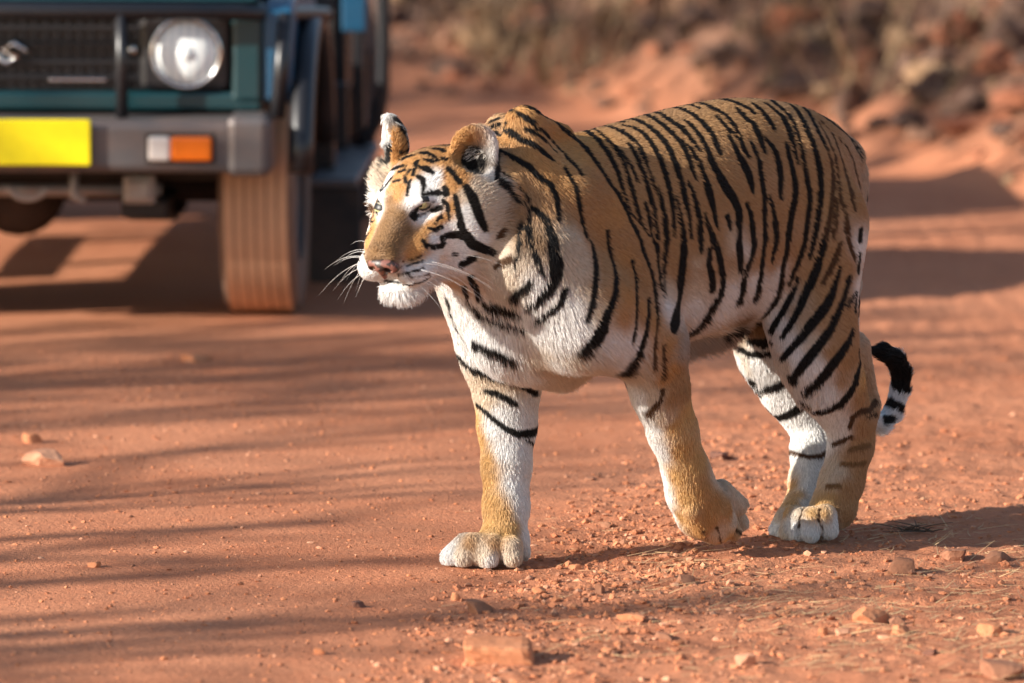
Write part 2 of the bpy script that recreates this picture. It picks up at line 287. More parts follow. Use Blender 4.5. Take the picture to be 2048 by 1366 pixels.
# ------------------------------------------------------------------ tiger
def hermite(xs, ys, x):
    xs=np.asarray(xs,float); ys=np.asarray(ys,float)
    m=np.gradient(ys,xs); i=np.clip(np.searchsorted(xs,x)-1,0,len(xs)-2)
    h=xs[i+1]-xs[i]; t=np.clip((x-xs[i])/h,0,1)
    return ((2*t**3-3*t**2+1)*ys[i]+(t**3-2*t**2+t)*h*m[i]+(-2*t**3+3*t**2)*ys[i+1]+(t**3-t**2)*h*m[i+1])
class Field:
    def __init__(s, lo, hi, h):
        s.lo=np.array(lo,float); s.h=h
        s.n=np.ceil((np.array(hi)-s.lo)/h).astype(int)+1
        s.d=np.full(s.n,0.2,np.float32)
    def box(s, lo, hi):
        a=np.clip(np.floor((np.array(lo)-s.lo)/s.h).astype(int),0,s.n-1)
        b=np.clip(np.ceil((np.array(hi)-s.lo)/s.h).astype(int)+1,1,s.n)
        sl=tuple(slice(i,j) for i,j in zip(a,b))
        g=[(s.lo[k]+s.h*np.arange(a[k],b[k])).astype(np.float32) for k in range(3)]
        return sl, g[0][:,None,None], g[1][None,:,None], g[2][None,None,:]
    def add(s, sl, f, k):
        d=s.d[sl]
        if k<=0: s.d[sl]=np.minimum(d,f); return
        h=np.maximum(k-np.abs(d-f),0)/k
        s.d[sl]=np.minimum(d,f)-h*h*h*k/6
    def sub(s, sl, f, k):
        d=s.d[sl]; f=-f
        h=np.maximum(k-np.abs(d-f),0)/k
        s.d[sl]=np.maximum(d,f)+h*h*h*k/6
    def cone(s, a, b, ra, rb, k=.03, sub=False, flat=None):
        # tapered capsule; flat=(unit axis, factor) squeezes it along an axis
        a=np.array(a,float); b=np.array(b,float); m=max(ra,rb)*(1.6 if flat else 1)+k+.02
        sl,X,Y,Z=s.box(np.minimum(a,b)-m,np.maximum(a,b)+m)
        ba=b-a; L2=max(float(ba@ba),1e-9)
        px,py,pz=X-a[0],Y-a[1],Z-a[2]
        t=np.clip((px*ba[0]+py*ba[1]+pz*ba[2])/L2,0,1)
        qx,qy,qz=px-t*ba[0],py-t*ba[1],pz-t*ba[2]
        if flat:
            n,fac=np.array(flat[0],float),flat[1]; n/=np.linalg.norm(n)
            w=(qx*n[0]+qy*n[1]+qz*n[2])*(1/fac-1)
            qx,qy,qz=qx+w*n[0],qy+w*n[1],qz+w*n[2]
        f=np.sqrt(qx*qx+qy*qy+qz*qz)-(ra+(rb-ra)*t)
        (s.sub if sub else s.add)(sl,f,k)
    def ell(s, c, r, R=None, k=.03, sub=False):
        c=np.array(c,float); r=np.array(r,float); m=r.max()+k+.02
        sl,X,Y,Z=s.box(c-m,c+m); q=[X-c[0],Y-c[1],Z-c[2]]
        if R is not None: q=[q[0]*R[0,i]+q[1]*R[1,i]+q[2]*R[2,i] for i in range(3)]
        k0=np.sqrt((q[0]/r[0])**2+(q[1]/r[1])**2+(q[2]/r[2])**2)
        k1=np.sqrt((q[0]/r[0]**2)**2+(q[1]/r[1]**2)**2+(q[2]/r[2]**2)**2)+1e-9
        (s.sub if sub else s.add)(sl,(k0*(k0-1)/k1).astype(np.float32),k)
    def mesh(s):
        d=s.d; ins=d<0; n=s.n
        c=np.zeros(np.array(n)-1,np.uint8)
        for i in (0,1):
            for j in (0,1):
                for k in (0,1): c+=ins[i:n[0]-1+i,j:n[1]-1+j,k:n[2]-1+k]
        act=np.argwhere((c>0)&(c<8)); idx=np.full(c.shape,-1,np.int32); idx[tuple(act.T)]=np.arange(len(act))
        P=np.zeros((len(act),3)); W=np.zeros(len(act))
        cor=[(i,j,k) for i in (0,1) for j in (0,1) for k in (0,1)]
        val={o:d[act[:,0]+o[0],act[:,1]+o[1],act[:,2]+o[2]].astype(float) for o in cor}
        for a in cor:
            for ax in range(3):
                if a[ax]: continue
                b=list(a); b[ax]=1; b=tuple(b); va,vb=val[a],val[b]; m=(va<0)!=(vb<0)
                t=np.where(m,va/(va-vb+1e-12),0); p=np.tile(np.array(a,float),(len(act),1)); p[:,ax]=t
                P+=p*m[:,None]; W+=m
        V=s.lo+s.h*(act+P/W[:,None]); Q=[]
        for ax in range(3):
            u,w=(ax+1)%3,(ax+2)%3
            e=[slice(None)]*3; e2=[slice(None)]*3; e[ax]=slice(0,-1); e2[ax]=slice(1,None)
            A=ins[tuple(e)]; B=ins[tuple(e2)]
            for sg,M in ((1,A&~B),(0,B&~A)):
                g=np.argwhere(M); g=g[(g[:,u]>0)&(g[:,w]>0)]
                def at(du,dw):
                    q=g.copy(); q[:,u]-=du; q[:,w]-=dw; return idx[q[:,0],q[:,1],q[:,2]]
                f=np.stack([at(1,1),at(0,1),at(0,0),at(1,0)],1)
                Q.append(f if sg else f[:,::-1])
        Q=np.concatenate(Q)
        return V,Q[(Q>=0).all(1)]
def rot(y,p,r):
    cy,sy,cp,sp,cr,sr=math.cos(y),math.sin(y),math.cos(p),math.sin(p),math.cos(r),math.sin(r)
    return np.array([[cy,-sy,0],[sy,cy,0],[0,0,1]])@np.array([[cp,0,sp],[0,1,0],[-sp,0,cp]])@np.array([[1,0,0],[0,cr,-sr],[0,sr,cr]])
HEAD_R=rot(.4127,.3247,-.062); HEAD_O=np.array([.2365,0,.7165]); HEAD_S=1.0276
def hp(x,y,z): return HEAD_O+HEAD_R@(np.array([x,y,z])*HEAD_S)
TIGER_O=[0.0007, 12.9394, 0.0]
TORSO=[[-0.935, -0.9, -0.86, -0.78, -0.68, -0.58, -0.45, -0.3, -0.18, -0.06, 0.03, 0.1, 0.145], [0.74, 0.8, 0.845, 0.888, 0.913, 0.922, 0.912, 0.89, 0.874, 0.872, 0.862, 0.83, 0.72], [0.7, 0.62, 0.56, 0.5, 0.47, 0.462, 0.445, 0.415, 0.39, 0.385, 0.42, 0.52, 0.66], [0.01, 0.04, 0.072, 0.118, 0.155, 0.175, 0.188, 0.19, 0.18, 0.165, 0.145, 0.11, 0.04]]
TAIL=[[-0.875, 0.0, 0.775], [-0.8931, -0.0, 0.752], [-0.8941, -0.0, 0.6366], [-0.8909, -0.0, 0.5214], [-0.8862, -0.0, 0.4165], [-0.9037, -0.0, 0.3098], [-0.9461, 0.0, 0.227], [-0.9839, 0.0, 0.21], [-1.0158, -0.0, 0.2318], [-1.0364, -0.0, 0.2779], [-1.0402, -0.0, 0.3148], [-1.0245, -0.0, 0.3447], [-0.9908, -0.0, 0.3632], [-0.9629, -0.0, 0.3685]]
EYES=[[[0.2737, 0.0645, 0.7654], 0.2], [[0.2996, -0.0281, 0.7427], -0.42]]
NOSE=[0.1658, 0.0075, -0.0146]
PRIMS=[["c",0.02,0.0,0.71,0.15,0.02,0.745,0.165,0.122,0.08,0],
["c",0.06,0.02,0.64,0.15,0.03,0.665,0.09,0.08,0.06,0],
["c",0.012,0.045,0.905,0.02,0.125,0.66,0.032,0.08,0.05,0],
["c",0.0,0.05,0.9,-0.1,0.03,0.875,0.03,0.02,0.05,0],
["c",-0.01,-0.05,0.885,0.02,-0.12,0.66,0.032,0.07,0.05,0],
["c",-0.06,0.105,0.75,-0.2223,0.14,0.5253,0.075,0.07,0.05,0],
["c",0.03,0.0,0.47,-0.12,0.0,0.415,0.06,0.05,0.06,0],
["c",0.03,0.115,0.63,-0.06,0.15,0.53,0.105,0.105,0.05,0],
["c",-0.06,0.15,0.53,-0.2365,0.15,0.4493,0.105,0.07,0.05,0],
["c",-0.2365,0.15,0.4493,-0.2616,0.145,0.3657,0.07,0.06,0.05,0],
["c",-0.2616,0.145,0.3657,-0.3054,0.135,0.2694,0.06,0.05,0.03,0],
["c",-0.3054,0.135,0.2694,-0.3453,0.13,0.1836,0.05,0.047,0.03,0],
["c",-0.3453,0.13,0.1836,-0.3642,0.128,0.1355,0.047,0.052,0.03,0],
["c",-0.3628,0.125,0.1405,-0.3958,0.122,0.0939,0.052,0.056,0.025,0],
["c",-0.3958,0.122,0.0939,-0.4307,0.12,0.0668,0.056,0.046,0.025,0],
["c",-0.3449,0.15,0.1081,-0.3714,0.15,0.0626,0.026,0.021,0.006,0],
["c",-0.3833,0.145,0.0896,-0.4234,0.14,0.0482,0.026,0.021,0.006,0],
["c",-0.448,0.115,0.0903,-0.487,0.11,0.0427,0.026,0.021,0.006,0],
["c",-0.4863,0.085,0.0988,-0.535,0.075,0.0516,0.026,0.021,0.006,0],
["c",-0.4436,0.12,0.1274,-0.4985,0.115,0.096,0.03,0.022,0.03,0],
["c",0.0,-0.105,0.6,-0.0762,-0.135,0.4337,0.095,0.088,0.06,0],
["c",-0.0762,-0.135,0.4337,-0.0852,-0.13,0.3516,0.088,0.068,0.035,0],
["c",-0.0852,-0.13,0.3516,-0.0799,-0.12,0.2711,0.068,0.058,0.035,0],
["c",-0.0799,-0.12,0.2711,-0.063,-0.1,0.1928,0.058,0.049,0.035,0],
["c",-0.063,-0.1,0.1928,-0.0462,-0.08,0.1146,0.049,0.045,0.035,0],
["c",-0.0462,-0.08,0.1146,-0.0319,-0.065,0.0604,0.045,0.046,0.035,0],
["c",-0.1382,-0.135,0.3776,-0.1135,-0.12,0.2785,0.03,0.02,0.04,0],
["c",-0.0216,-0.06,0.0477,0.0335,-0.055,0.0311,0.046,0.036,0.03,0],
["c",0.0485,-0.09,0.0405,0.0803,-0.1,0.0188,0.029,0.024,0.005,0],
["c",0.0474,-0.065,0.0435,0.0703,-0.07,0.0195,0.029,0.024,0.005,0],
["c",0.0235,-0.035,0.0428,0.0388,-0.03,0.0194,0.029,0.024,0.005,0],
["c",-0.0018,-0.01,0.0414,-0.0004,-0.0,0.0234,0.029,0.024,0.005,0],
["c",-0.0509,-0.04,0.0535,-0.052,-0.03,0.0219,0.02,0.017,0.02,0],
["e",-0.7,0.09,0.66,0.115,0.085,0.2,0.06,0,0.9888,0.0,0.1494,0.0,1.0,0.0,-0.1494,0.0,0.9888],
["c",-0.72,0.1,0.66,-0.6854,0.12,0.4638,0.105,0.088,0.05,0],
["c",-0.6854,0.12,0.4638,-0.6908,0.13,0.4022,0.088,0.082,0.05,0],
["c",-0.6908,0.13,0.4022,-0.7238,0.13,0.3395,0.082,0.07,0.05,0],
["c",-0.7238,0.13,0.3395,-0.782,0.125,0.254,0.07,0.056,0.05,0],
["c",-0.8256,0.122,0.2605,-0.7964,0.12,0.1948,0.034,0.046,0.03,0],
["c",-0.7964,0.12,0.1948,-0.7767,0.115,0.1228,0.046,0.045,0.03,0],
["c",-0.7767,0.115,0.1228,-0.7595,0.11,0.0714,0.045,0.048,0.03,0],
["c",-0.8093,0.1,0.3902,-0.8467,0.118,0.2845,0.045,0.022,0.05,0],
["c",-0.7596,0.11,0.0662,-0.7216,0.11,0.0383,0.045,0.038,0.03,0],
["c",-0.7006,0.15,0.0607,-0.7117,0.15,0.0305,0.027,0.023,0.005,0],
["c",-0.6796,0.135,0.0557,-0.6757,0.135,0.0248,0.027,0.023,0.005,0],
["c",-0.6784,0.1,0.0516,-0.6734,0.095,0.0191,0.027,0.023,0.005,0],
["c",-0.6834,0.075,0.0513,-0.6716,0.07,0.0204,0.027,0.023,0.005,0],
["e",-0.7,-0.09,0.66,0.115,0.085,0.19,0.06,0,0.9888,0.0,0.1494,0.0,1.0,0.0,-0.1494,0.0,0.9888],
["c",-0.7,-0.1,0.64,-0.7867,-0.11,0.3818,0.1,0.082,0.05,0],
["c",-0.7867,-0.11,0.3818,-0.8173,-0.1,0.2959,0.082,0.062,0.05,0],
["c",-0.8173,-0.1,0.2959,-0.8544,-0.075,0.2107,0.062,0.05,0.05,0],
["c",-0.8751,-0.07,0.2095,-0.8377,-0.055,0.1614,0.036,0.042,0.03,0],
["c",-0.8377,-0.055,0.1614,-0.8056,-0.03,0.1036,0.042,0.036,0.03,0],
["c",-0.8056,-0.03,0.1036,-0.7751,-0.01,0.0559,0.036,0.038,0.03,0],
["c",-0.7654,-0.005,0.051,-0.7227,0.01,0.0294,0.038,0.034,0.02,0],
["c",-0.7202,-0.0,0.0305,-0.7013,-0.0,0.0123,0.025,0.022,0.005,0],
["c",-0.7169,0.02,0.0332,-0.6996,0.018,0.0115,0.025,0.022,0.005,0],
["c",-0.7204,0.035,0.0347,-0.7083,0.035,0.0148,0.025,0.022,0.005,0],
["c",-0.44,0.0,0.44,-0.56,0.0,0.46,0.035,0.03,0.05,0],
["e",0.2171,-0.0055,0.7698,0.1151,0.0822,0.0853,0.05,0,0.8682,-0.4184,0.2668,0.3801,0.9064,0.1845,-0.319,-0.0587,0.9459],
["e",0.2105,0.0446,0.7151,0.0771,0.0462,0.0637,0.03,0,0.8682,-0.4184,0.2668,0.3801,0.9064,0.1845,-0.319,-0.0587,0.9459],
["e",0.1064,0.0495,0.7273,0.0462,0.0473,0.0925,0.05,0,0.8682,-0.4184,0.2668,0.3801,0.9064,0.1845,-0.319,-0.0587,0.9459],
["e",0.1504,0.0428,0.6781,0.0514,0.039,0.0565,0.04,0,0.8682,-0.4184,0.2668,0.3801,0.9064,0.1845,-0.319,-0.0587,0.9459],
["e",0.2693,0.0558,0.679,0.0617,0.0432,0.0462,0.035,0,0.8682,-0.4184,0.2668,0.3801,0.9064,0.1845,-0.319,-0.0587,0.9459],
["e",0.2898,0.0669,0.6352,0.0555,0.0411,0.0349,0.018,0,0.8682,-0.4184,0.2668,0.3801,0.9064,0.1845,-0.319,-0.0587,0.9459],
["e",0.2748,0.0617,0.7654,0.0288,0.0267,0.0206,0.025,0,0.8682,-0.4184,0.2668,0.3801,0.9064,0.1845,-0.319,-0.0587,0.9459],
["e",0.2535,-0.0485,0.7212,0.0771,0.0462,0.0637,0.03,0,0.8682,-0.4184,0.2668,0.3801,0.9064,0.1845,-0.319,-0.0587,0.9459],
["e",0.1889,-0.1294,0.7389,0.0462,0.0473,0.0925,0.05,0,0.8682,-0.4184,0.2668,0.3801,0.9064,0.1845,-0.319,-0.0587,0.9459],
["e",0.2149,-0.0969,0.6872,0.0514,0.039,0.0565,0.04,0,0.8682,-0.4184,0.2668,0.3801,0.9064,0.1845,-0.319,-0.0587,0.9459],
["e",0.302,-0.015,0.6836,0.0617,0.0432,0.0462,0.035,0,0.8682,-0.4184,0.2668,0.3801,0.9064,0.1845,-0.319,-0.0587,0.9459],
["e",0.3259,-0.0113,0.6403,0.0555,0.0411,0.0349,0.018,0,0.8682,-0.4184,0.2668,0.3801,0.9064,0.1845,-0.319,-0.0587,0.9459],
["e",0.3058,-0.0054,0.7697,0.0288,0.0267,0.0206,0.025,0,0.8682,-0.4184,0.2668,0.3801,0.9064,0.1845,-0.319,-0.0587,0.9459],
["c",0.2775,0.0216,0.7572,0.3632,0.0555,0.6699,0.044,0.032,0.03,0],
["c",0.311,0.0508,0.6899,0.358,0.0682,0.6581,0.03,0.025,0.02,0],
["c",0.3248,0.021,0.6918,0.37,0.0421,0.6598,0.03,0.025,0.02,0],
["c",0.266,0.0136,0.7164,0.3381,0.0431,0.6577,0.05,0.036,0.03,0],
["c",0.2887,0.018,0.6222,0.1638,-0.0367,0.6681,0.036,0.06,0.03,0],
["e",0.294,0.0234,0.598,0.0421,0.0473,0.0267,0.02,0,0.8682,-0.4184,0.2668,0.3801,0.9064,0.1845,-0.319,-0.0587,0.9459],
["c",0.2731,0.0392,0.6051,0.2106,0.0415,0.631,0.019,0.024,0.02,0],
["c",0.3561,0.0514,0.588,0.3037,0.0821,0.5946,0.002,0.003,0.008,1],
["c",0.3037,0.0821,0.5946,0.2281,0.0849,0.6176,0.003,0.003,0.008,1],
["e",0.2844,0.0919,0.7437,0.0185,0.0206,0.0123,0.016,1,0.8682,-0.4184,0.2668,0.3801,0.9064,0.1845,-0.319,-0.0587,0.9459],
["c",0.2955,-0.0093,0.6082,0.2553,-0.0554,0.6373,0.019,0.024,0.02,0],
["c",0.3596,0.044,0.5885,0.3484,-0.0148,0.6009,0.002,0.003,0.008,1],
["c",0.3484,-0.0148,0.6009,0.3003,-0.0715,0.6277,0.003,0.003,0.008,1],
["e",0.336,-0.0199,0.751,0.0185,0.0206,0.0123,0.016,1,0.8682,-0.4184,0.2668,0.3801,0.9064,0.1845,-0.319,-0.0587,0.9459],
["c",0.3844,0.0627,0.63,0.3672,0.0524,0.5934,0.003,0.003,0.008,1],
["e",0.1525,0.07,0.8547,0.0308,0.0483,0.0647,0.022,0,0.6123,-0.7869,-0.0759,0.7448,0.542,0.3892,-0.2651,-0.2949,0.918],
["e",0.1682,0.0931,0.8552,0.0308,0.039,0.0534,0.008,1,0.6123,-0.7869,-0.0759,0.7448,0.542,0.3892,-0.2651,-0.2949,0.918],
["e",0.2282,-0.094,0.8654,0.0308,0.0411,0.0647,0.022,0,0.9326,0.3489,0.0919,-0.33,0.9278,-0.1738,-0.1459,0.1318,0.9805],
["e",0.2539,-0.1042,0.8695,0.0308,0.0319,0.0534,0.008,1,0.9326,0.3489,0.0919,-0.33,0.9278,-0.1738,-0.1459,0.1318,0.9805],
["c",-0.875,0.0,0.775,-0.8931,-0.0,0.752,0.045,0.03,0.04,0],
["c",-0.8931,-0.0,0.752,-0.8941,-0.0,0.6366,0.03,0.028,0.012,0],
["c",-0.8941,-0.0,0.6366,-0.8909,-0.0,0.5214,0.028,0.026,0.012,0],
["c",-0.8909,-0.0,0.5214,-0.8862,-0.0,0.4165,0.026,0.025,0.012,0],
["c",-0.8862,-0.0,0.4165,-0.9037,-0.0,0.3098,0.025,0.024,0.012,0],
["c",-0.9037,-0.0,0.3098,-0.9461,0.0,0.227,0.024,0.022,0.012,0],
["c",-0.9461,0.0,0.227,-0.9839,0.0,0.21,0.022,0.021,0.012,0],
["c",-0.9839,0.0,0.21,-1.0158,-0.0,0.2318,0.021,0.021,0.012,0],
["c",-1.0158,-0.0,0.2318,-1.0364,-0.0,0.2779,0.021,0.021,0.012,0],
["c",-1.0364,-0.0,0.2779,-1.0402,-0.0,0.3148,0.021,0.022,0.012,0],
["c",-1.0402,-0.0,0.3148,-1.0245,-0.0,0.3447,0.022,0.022,0.012,0],
["c",-1.0245,-0.0,0.3447,-0.9908,-0.0,0.3632,0.022,0.019,0.012,0],
["c",-0.9908,-0.0,0.3632,-0.9629,-0.0,0.3685,0.019,0.011,0.012,0]]
COAT_POINTS=[["B",355,47,723],["B",377,57,696],["B",350,78,696],["B",330,62,738],["B",327,29,764],["B",322,76,709],["B",392,56,674],["B",369,85,675],["B",366,52,710],["B",337,43,745],["O",319,38,773],["O",307,41,790],["O",288,36,812],["O",194,-29,858],["O",213,34,852],["O",233,79,812],["O",229,98,790],["O",184,55,825],["O",257,92,727],["O",280,84,716],["O",302,88,694],["O",314,89,671],["O",319,85,662],["O",294,15,814],["O",272,5,833],["O",321,11,783],["O",312,14,794],["W",283,73,730],["W",269,79,736],["W",260,85,745],["W",324,-10,731],["W",291,59,791],["W",291,74,774],["W",261,69,801],["W",246,72,810],["W",302,68,766],["W",280,83,768],["W",263,84,773],["W",317,-3,787],["W",327,-6,776],["W",226,-153,746],["W",283,72,732],["W",321,-19,733],["W",316,-32,740],["W",270,75,739],["W",206,122,726],["W",195,122,704],["W",215,118,744],["W",246,97,706],["W",235,101,714],["W",272,96,693],["W",227,95,681],["W",257,91,662],["W",212,100,674],["W",181,122,689],["W",335,87,628],["W",308,105,634],["W",288,103,641],["W",326,36,620],["W",364,19,627],["W",371,8,636],["W",348,18,614],["W",320,48,586],["W",331,23,587],["W",295,64,588],["W",252,85,643],["W",211,80,643],["W",295,54,578],["C",212,115,779],["C",182,133,749],["C",164,134,718],["C",142,129,687],["C",133,132,657],["C",191,121,790],["C",179,130,778],["C",165,136,763],["C",226,-136,802],["C",225,-144,792],["C",228,-114,827],["C",222,-133,810],["C",159,61,815],["O",188,59,876],["O",177,70,891],["O",150,92,900],["O",238,-59,870],["O",244,-61,859],["W",138,101,891],["W",128,102,861],["W",145,114,816],["W",225,-116,895],["W",225,-126,871],["W",220,-113,859],["W",229,-106,905],["O",17,69,927],["O",21,38,934],["O",-77,55,888],["O",-97,65,855],["O",-93,106,827],["O",42,100,852],["O",80,99,833],["O",57,49,873],["O",22,128,823],["O",91,127,794],["O",17,139,806],["O",-9,159,779],["O",-140,152,753],["O",106,105,821],["O",-120,178,719],["T",-81,156,797],["T",-79,176,754],["T",-10,175,737],["T",-49,179,702],["T",56,153,761],["T",41,169,740],["T",-128,186,686],["B",112,140,742],["B",106,147,709],["C",18,193,707],["C",-5,199,691],["O",-155,42,861],["O",-72,181,712],["O",-120,174,730],["T",-143,109,811],["T",-310,26,884],["T",-295,79,862],["T",-322,117,835],["T",-285,127,815],["T",-335,136,813],["T",-343,161,770],["T",-408,151,799],["T",-422,170,755],["T",-475,176,730],["T",-474,89,880],["T",-513,95,878],["T",-522,67,898],["T",-237,150,765],["T",-304,156,772],["T",-357,179,715],["T",-128,146,771],["T",-48,176,756],["T",-180,151,746],["T",-446,84,881],["T",-564,117,854],["T",-507,115,857],["T",-601,115,852],["T",-624,151,786],["T",-545,176,692],["T",-625,167,720],["T",-674,179,718],["T",-722,174,737],["T",-752,182,713],["T",-551,98,876],["T",-404,169,756],["T",-750,37,884],["T",-729,149,780],["T",-168,190,647],["T",-130,198,613],["T",-177,199,597],["T",-265,186,615],["T",-313,186,662],["T",-266,184,653],["T",-492,179,612],["T",-519,179,635],["T",-557,172,619],["T",-291,198,365],["O",-91,246,570],["O",-145,230,540],["O",-65,259,536],["O",-179,224,512],["O",-220,225,459],["O",-239,214,406],["O",-216,203,394],["W",-57,249,486],["W",-98,237,470],["W",-56,235,463],["W",-117,234,468],["W",-234,208,532],["W",-329,167,526],["W",-426,168,549],["W",-429,149,517],["W",-451,185,633],["W",-493,166,565],["W",-565,141,537],["W",-562,159,572],["W",-556,135,527],["W",-566,104,498],["W",-710,-85,352],["W",-727,-65,340],["W",-709,-124,348],["W",-729,-127,320],["C",-248,194,564],["C",-325,179,558],["C",-335,184,577],["C",-419,181,587],["C",-322,188,611],["C",-459,74,464],["C",-413,187,643],["C",-694,-127,401],["C",-606,136,382],["C",-169,190,409],["B",-682,-72,447],["B",-697,-58,434],["B",-513,88,480],["G",-460,33,435],["G",-283,208,452],["G",-256,221,443],["T",-600,167,616],["T",-629,172,576],["T",-660,195,545],["T",-652,197,515],["T",-704,202,586],["T",-698,210,485],["T",-677,215,436],["T",-713,208,471],["T",-676,196,613],["T",-722,200,572],["T",-658,211,411],["T",-695,215,388],["T",-691,204,344],["T",-717,213,407],["W",-592,115,482],["W",-595,142,466],["W",-601,152,436],["W",-610,165,403],["W",-626,178,372],["W",-638,194,378],["W",-612,155,376],["W",-575,131,525],["W",-562,154,559],["W",-721,-92,329],["W",-719,-139,338],["W",-747,196,614],["W",-747,190,544],["W",-1041,20,315],["C",-593,129,511],["C",-623,188,425],["C",-708,-117,349],["C",-611,175,463],["Y",-766,192,337],["W",-679,195,333],["W",-675,171,301],["W",-715,154,257],["W",-736,150,236],["W",-753,97,215],["W",-758,-86,270],["W",-770,-138,268],["W",-782,-46,280],["W",-805,-110,215],["W",-801,-72,212],["W",-817,-95,186],["W",-795,-61,167],["W",-802,-30,169],["W",-784,-30,137],["W",-802,-9,138],["W",-776,0,105],["W",-791,4,113],["W",-830,-8,141],["W",-783,14,87],["W",-753,23,69],["W",-709,171,54],["W",-657,139,36],["W",-670,154,34],["W",-659,109,32],["W",-659,83,43],["W",-691,162,39],["W",-684,3,17],["W",-1020,12,271],["W",-990,-4,234],["W",-1037,18,269],["W",-973,17,210],["W",-1020,12,270],["W",-1037,17,267],["W",-987,0,233],["W",-969,17,216],["T",-765,191,312],["T",-780,181,332],["T",-799,168,296],["T",-777,177,249],["T",-805,166,224],["T",-778,164,207],["T",-767,156,171],["T",-782,160,143],["T",-752,154,117],["T",-737,150,80],["T",-752,154,98],["T",-750,156,62],["Y",-763,-23,101],["Y",-751,8,81],["Y",-734,12,69],["Y",-730,138,98],["Y",-715,126,81],["Y",-666,150,67],["Y",-687,167,64],["Y",-664,69,60],["C",-746,140,152],["C",-734,133,125],["C",-777,-39,126],["C",-665,113,65],["C",-697,9,44],["C",-656,65,33],["T",-248,202,350],["T",-273,205,361],["T",-252,210,390],["Y",-301,188,317],["Y",-270,183,292],["Y",-297,176,236],["Y",-301,151,179],["Y",-331,177,206],["Y",-320,158,137],["Y",-332,126,92],["Y",-454,148,45],["W",-200,161,363],["W",-211,156,335],["W",-241,152,291],["W",-267,137,234],["W",-300,114,175],["W",-314,110,133],["W",-337,98,97],["C",-201,179,378],["C",-214,180,350],["C",-402,160,52],["C",-456,153,70],["C",-479,138,107],["C",-438,132,151],["C",-393,156,175],["C",-245,181,313],["O",-349,177,151],["O",-384,177,120],["O",-371,171,80],["O",-426,168,102],["O",-360,164,62],["W",95,-6,507],["W",89,21,488],["W",38,-115,462],["W",18,-105,427],["W",66,26,431],["W",43,66,446],["W",73,69,491],["W",4,49,407],["W",-99,-60,358],["W",-74,-64,307],["W",-113,-71,286],["W",-36,-84,300],["W",-26,-93,274],["W",-36,-70,232],["W",-70,-57,230],["W",-46,-48,168],["W",-52,-35,126],["W",-53,-22,62],["W",-56,-33,104],["W",93,-93,33],["W",38,-11,16],["W",93,-86,12],["W",18,150,452],["W",41,165,486],["W",25,213,502],["W",-62,239,468],["W",-101,224,451],["W",10,235,524],["C",-6,-116,377],["C",-23,-89,365],["C",-19,-154,346],["C",-19,-118,328],["C",84,-70,35],["C",77,-51,23],["C",52,-27,37],["C",16,10,21],["C",-1,16,37],["C",22,87,447],["C",-7,77,422],["C",4,200,456],["C",-46,191,430],["C",-71,58,394],["C",-52,218,445],["C",-20,251,544],["Y",-31,-155,288],["Y",-23,-130,248],["Y",-15,-99,209],["Y",-11,-95,166],["Y",-2,-69,127],["Y",-10,-44,107],["Y",9,-61,85],["Y",-2,-27,71],["Y",-21,-23,78],["Y",-16,-114,142],["T",69,-54,48],["T",35,-14,50],["C",19,215,662],["C",27,222,626],["C",-2,217,648],["C",1,228,612],["W",29,225,572],["W",19,231,552],["W",41,200,514],["W",60,164,517],["W",6,234,507],["W",27,202,488],["W",85,196,603],["W",78,195,588],["W",105,182,621],["W",113,-37,559],["W",98,-29,521],["W",93,5,499],["W",81,51,490],["W",64,70,478],["W",27,-122,444],["W",75,3,435],["W",58,21,423],["W",90,143,549],["C",-3,203,684],["C",33,151,471],["C",-29,91,423],["C",-88,77,404],["C",-177,44,397],["C",119,160,615],["C",133,118,612],["C",118,138,585],["C",106,175,664],["C",113,172,640],["C",138,125,650],["C",162,115,658],["C",180,46,596],["C",-16,250,539],["B",79,188,688],["B",88,191,670],["B",118,142,699],["B",100,167,688],["T",-50,223,621],["T",-82,184,677],["T",-39,249,574],["O",-132,193,637],["O",-97,244,570],["O",-77,257,523],["C",14,219,644],["C",12,232,586],["C",50,216,627],["T",-5,235,595],["T",-13,248,546],["T",-245,183,644],["T",-288,186,601],["T",-360,186,596],["T",-427,185,611],["T",-538,171,597],["T",-597,148,550],["T",-484,179,607],["T",-414,184,602],["T",-334,186,592],["T",-67,181,705],["T",-59,207,638],["T",-41,245,583],["T",-113,219,596],["T",-139,235,535],["T",-125,188,672],["T",-27,191,689],["T",-32,177,727],["T",-179,200,589],["T",-178,219,531],["T",-266,181,672],["T",-263,185,622],["T",-338,180,708],["T",-372,187,666],["T",-466,184,649],["T",-525,177,624],["T",-575,151,557],["T",-607,160,576],["T",-634,176,555],["T",-652,186,596],["T",-602,151,494],["T",-610,173,474],["T",-641,200,475],["T",-665,202,514],["T",-706,202,553],["T",-269,186,602],["T",-433,176,732],["T",-469,181,700],["T",-319,188,639],["T",-384,188,635],["T",12,184,721],["T",-17,164,777],["O",230,90,801],["O",221,64,834],["O",234,104,753],["O",246,97,732],["O",262,89,728],["O",273,84,723],["O",286,86,707],["O",209,97,812],["O",210,108,796],["O",192,56,847],["O",262,11,838],["O",255,36,834],["O",311,32,790],["O",298,10,811],["O",270,89,715],["O",298,87,699],["O",310,89,683],["K",218,-76,898],["K",212,-71,873],["K",212,-69,863],["K",220,-83,909],["K",157,57,850],["K",146,64,844],["K",139,73,830],["K",152,61,830],["K",143,69,859],["K",139,83,819],["K",137,75,842]]  # brown points inside the far thigh paint its shade over tan
